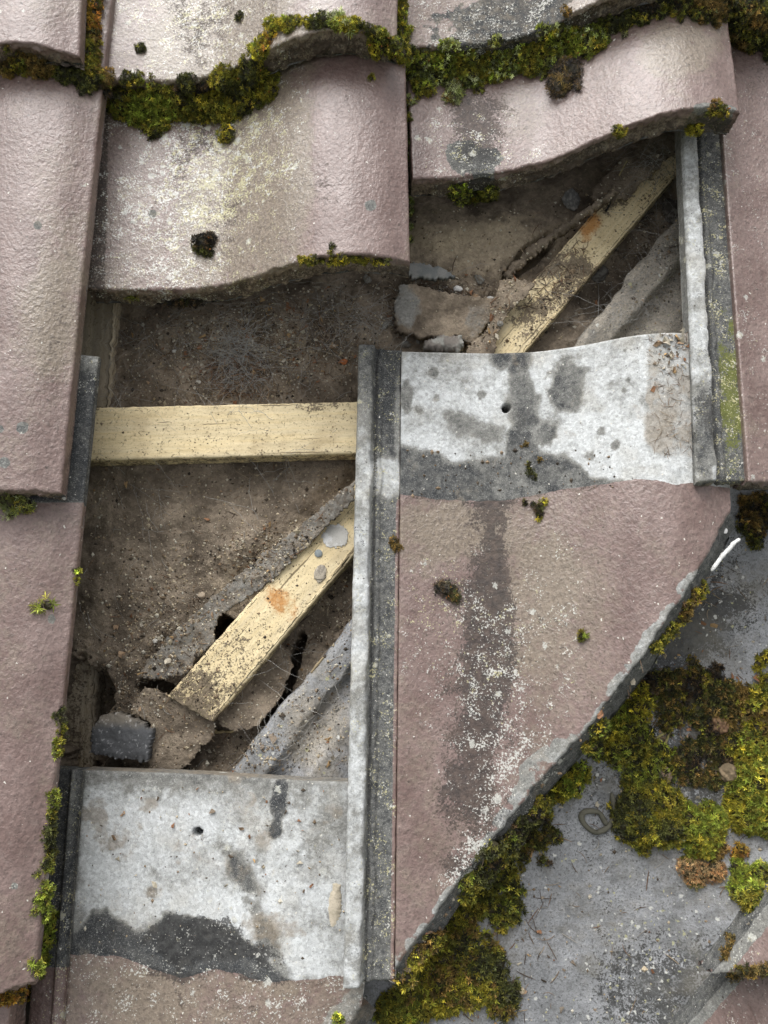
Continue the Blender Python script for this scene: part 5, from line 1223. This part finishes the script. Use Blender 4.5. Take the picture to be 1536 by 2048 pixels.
flap('dropping_stain', 'dried whitish bird dropping disc on the lower slanting batten', 'bird dropping', [(645, 1062), (662, 1049), (688, 1050), (699, 1068), (694, 1090), (672, 1100), (650, 1090), (642, 1075)], -.0066, thick=.0005, mat=MS, bumps=.0003, jag=1.6, seed=26, cols=cm((.50, .49, .46), (.66, .66, .65), 10))
hz_ = surf(1424, 1112)
strand('bird_dropping', 'white bird dropping streak on the upper end of the sawn edge', 'bird dropping', [(1422, 1142), (1434, 1126), (1446, 1110), (1458, 1098), (1468, 1086), (1480, 1078)], 3.8, (.85, .85, .83), lift=.2, seed=14, n=40, vary=.9, h=float(hz_[0][2]) - .001)
strand('dried_loop', 'curled dark grey dried strand like a slug on the bare grey valley', 'dried strand', [(1222, 1585), (1226, 1608), (1228, 1630), (1216, 1652), (1192, 1664), (1170, 1650), (1162, 1632), (1172, 1622), (1196, 1624), (1207, 1640), (1213, 1650)], 5.2, (.12, .115, .09), seed=3)
rock('tan seed husk on the moss carpet by the sawn edge', 1265, 1502, 9, 6, (.42, .25, .11), name='seed_husk', cat='seed', seed=43, rough=.15)
rock('crumbly orange brown bark lump in the golden moss', 1436, 1450, 23, 19, (.17, .10, .06), name='bark_lump', cat='lump', seed=44, col2=(.30, .19, .11), rough=.42)
rock('tan mushroom-like lump left of the big bright green cushion', 1455, 1545, 20, 17, (.20, .155, .10), name='bark_lump', cat='lump', seed=45, col2=(.32, .24, .15), rough=.4)
rock('brownish pink lump between the moss carpets', 1326, 1550, 16, 18, (.24, .175, .13), name='bark_lump', cat='lump', seed=46, rough=.3)
rock('dark stone with a white spot in the mossy bed', 932, 1878, 13, 12, (.05, .05, .05), name='stone', cat='stone', seed=47)
rock('pale round seed at the right end of the mossy bed', 1040, 1980, 8, 7, (.5, .42, .3), name='seed_husk', cat='seed', seed=48, rough=.2)
rock('orange seed on top of the large olive cushion', 1291, 1583, 5, 5, (.5, .3, .12), name='seed_husk', cat='seed', seed=49, rough=.1)
strand('wood_chip', 'pale straw coloured wood chip under the tip of the sawn edge', 'wood chip', [(788, 1968), (797, 1978), (806, 1990)], 4.2, (.62, .50, .30), seed=5, n=20)
strand('twig', 'forked twig in the dark moss, left prong', 'twig', [(1342, 1456), (1325, 1468), (1308, 1478)], 2.6, (.30, .27, .12), seed=6, n=20, group='twigs')
strand('twig', 'forked twig in the dark moss, lower prong', 'twig', [(1342, 1458), (1336, 1472), (1330, 1488)], 2.6, (.28, .25, .11), seed=7, n=20, group='twigs')
strand('twig', 'straw lying between the felt flaps below the lower batten', 'twig', [(424, 1462), (450, 1463), (476, 1460)], 2.8, (.40, .32, .18), seed=8, n=20, group='twigs')
strand('twig', 'short straw on the edge of the grey valley liner', 'twig', [(622, 1346), (636, 1328), (648, 1314)], 2.6, (.30, .24, .15), seed=9, n=20, group='twigs')
strand('twig', 'thin straw standing by the end of the upper batten', 'twig', [(1238, 352), (1246, 336), (1254, 322)], 1.6, (.42, .36, .18), seed=10, n=16, group='twigs')
strand('twig', 'black rootlet dangling over the upper batten', 'twig', [(1222, 395), (1218, 410), (1211, 424)], 2.2, (.02, .02, .02), seed=11, n=16, group='twigs')
rock('white dot of bird dropping near the tip of the crooked sawn edge', 1450, 1062, 5, 6, (.7, .7, .69), name='white_crumb', cat='crumb', seed=50, rough=.2, hz=.3)
flap('leaf_scrap', 'buff dried leaf scrap against the left rib at bottom left', 'leaf', [(641, 1840), (650, 1800), (668, 1760), (683, 1768), (684, 1820), (670, 1878), (655, 1862)], .0235, thick=.0012, mat=MS, dome=.002, bumps=.0005, jag=.8, seed=28, cols=cm((.44, .39, .30), (.54, .48, .38), 14))

scatter(Lt, [(785, 665), (785, 560), (850, 545), (950, 590), (960, 650), (930, 670)], 420, lambda p, x, y: grain(Lt, p, lr.gamma(2.2, .5) * mmp + .0003, pick(GRAIN)), lambda x, y: .05 + bl(x, y, 900, 600, 70, 30) + bl(x, y, 880, 650, 80, 20), ('slab',))
scatter(Lt, [(785, 665), (785, 560), (850, 545), (950, 590), (960, 650), (930, 670)], 330, lambda p, x, y: twig(Lt, p, lr.uniform(8, 36) * mmp, lr.uniform(.4, .9) * mmp, pick(TWIG)), lambda x, y: .03 + bl(x, y, 900, 600, 70, 30) + bl(x, y, 880, 655, 80, 20), ('slab', 'underlay', 'felt_flap'))
scatter(Lt, [(785, 665), (785, 560), (850, 545), (950, 590), (960, 650), (930, 670)], 90, lambda p, x, y: flake(Lt, p, lr.gamma(3, 1.) * mmp + .0005, pick(FLAKE)), lambda x, y: .05 + bl(x, y, 880, 640, 80, 30), ('slab', 'underlay', 'felt_flap'))
scatter(Lt, [(195, 1430), (290, 1440), (300, 1465), (190, 1465)], 120, lambda p, x, y: grain(Lt, p, lr.gamma(2.2, .7) * mmp + .0003, pick(GRAIN)), None, ('slate',))
scatter(Lt, [(195, 1430), (290, 1440), (300, 1465), (190, 1465)], 16, lambda p, x, y: flake(Lt, p, lr.gamma(3, 1.1) * mmp + .0005, pick(FLAKE)), None, ('slate',))
# a matted heap of twigs, roots and fluff
scatter(Lt, [(395, 700), (520, 690), (540, 800), (420, 805)], 380, lambda p, x, y: twig(Lt, p + np.array([0, 0, abs(lr.normal(0, .0025))]), lr.uniform(10, 40) * mmp, lr.uniform(.4, .9) * mmp, pick(TWIG) * 1.25, .5, .35), lambda x, y: bl(x, y, 470, 750, 55, 45), FL)
scatter(Lt, [(250, 600), (700, 600), (700, 800), (250, 800)], 180, lambda p, x, y: twig(Lt, p + np.array([0, 0, abs(lr.normal(0, .0012))]), lr.uniform(8, 34) * mmp, lr.uniform(.35, .7) * mmp, pick(TWIG) * 1.3, .5, .25), lambda x, y: .25 + bl(x, y, 600, 690, 100, 50), FL)
scatter(Lt, OPEN1, 240, lambda p, x, y: grain(Lt, p, lr.uniform(1.4, 3.4) * mmp, np.array((.66, .62, .5)) * lr.uniform(.6, 1.1)), None, FL)
scatter(Lt, OPEN2, 220, lambda p, x, y: grain(Lt, p, lr.uniform(1.4, 3.6) * mmp, np.array((.64, .58, .46)) * lr.uniform(.6, 1.1)), d2, FL)
Lt.done('debris_litter', 'dust, crumbs, twigs and leaf scraps strewn over the felt', 'litter', kind='stuff')
for k, (x_, y_, a_, b_) in enumerate(((812, 690, 9, 6), (958, 560, 10, 7), (1000, 648, 7, 6), (770, 652, 8, 6), (872, 548, 6, 5), (930, 655, 7, 5), (735, 560, 9, 7), (905, 615, 6, 5), (838, 712 - 30, 7, 5))):
    rock('small grey mortar crumb in the litter heap above the big sawn tile', x_, y_, a_, b_, (.24, .235, .215), name='mortar_crumb', cat='crumb', seed=60 + k, rot=k * 40, rough=.5, col2=(.17, .15, .12), group='mortar crumbs in the litter')
# cobwebs
def cobweb(label, regions, n, seed, thick=.00011):
    q = np.random.default_rng(seed); L = Litter()
    for k in range(n):
        cx, cy, rx, ry = regions[q.integers(len(regions))]
        a = (cx + q.normal(0, rx), cy + q.normal(0, ry)); an = q.uniform(0, 6.283); ln = q.uniform(20, 110) * min(1, (rx + 20) / 50)
        b = (a[0] + math.cos(an) * ln, a[1] + math.sin(an) * ln * .8)
        ha, hb = surf(*a), surf(*b)
        if ha is None or hb is None or abs(ha[0][2] - hb[0][2]) > .05 or ha[0][2] > .02 or hb[0][2] > .02: continue
        t = np.linspace(0, 1, 9)[:, None]; p = ha[0] * (1 - t) + hb[0] * t
        p = p + q.normal(0, 1, 3) * .004 * (t * (1 - t)) + q.normal(0, .0006, p.shape) + np.array([0, 0, .003 + q.uniform(0, .006)]) * (.25 + t * (1 - t) * 3)
        V, Q = tube_mesh(p, thick * q.uniform(.7, 1.6), 4); L.add(V, Q=Q)
    return L.done('cobweb', label, 'cobweb', MWEB, 'cobwebs')
cobweb('tangled cobweb full of twigs above the horizontal batten', [(470, 720, 60, 60), (420, 690, 90, 60), (560, 690, 70, 50)], 260, 1)
cobweb('wispy cobweb over the litter heap near the slab fragments', [(700, 640, 60, 50), (775, 640, 70, 40)], 170, 2)
cobweb('grey cobweb hammock between the valley liner and the pale rib', [(1330, 520, 30, 90), (1300, 600, 40, 50), (1345, 420, 20, 50), (1250, 640, 40, 20)], 420, 3, .00012)
cobweb('dark little cobweb under the crest of the crooked tile', [(1310, 320, 30, 16)], 70, 4)
cobweb('faint cobweb left by the old rafter', [(250, 660, 20, 60), (225, 790, 20, 20)], 80, 5)
cobweb('faint cobweb on the felt below the horizontal batten', [(320, 1000, 70, 50), (600, 940, 40, 30), (240, 1250, 50, 100)], 60, 6)
cobweb('dusty cobweb on the valley liner by the lower batten', [(620, 1400, 40, 60), (560, 1490, 50, 30)], 120, 7)
cobweb('pale fluffy cobweb wad caught just above the horizontal batten', [(485, 745, 16, 34), (470, 700, 22, 20)], 200, 8, .00017)
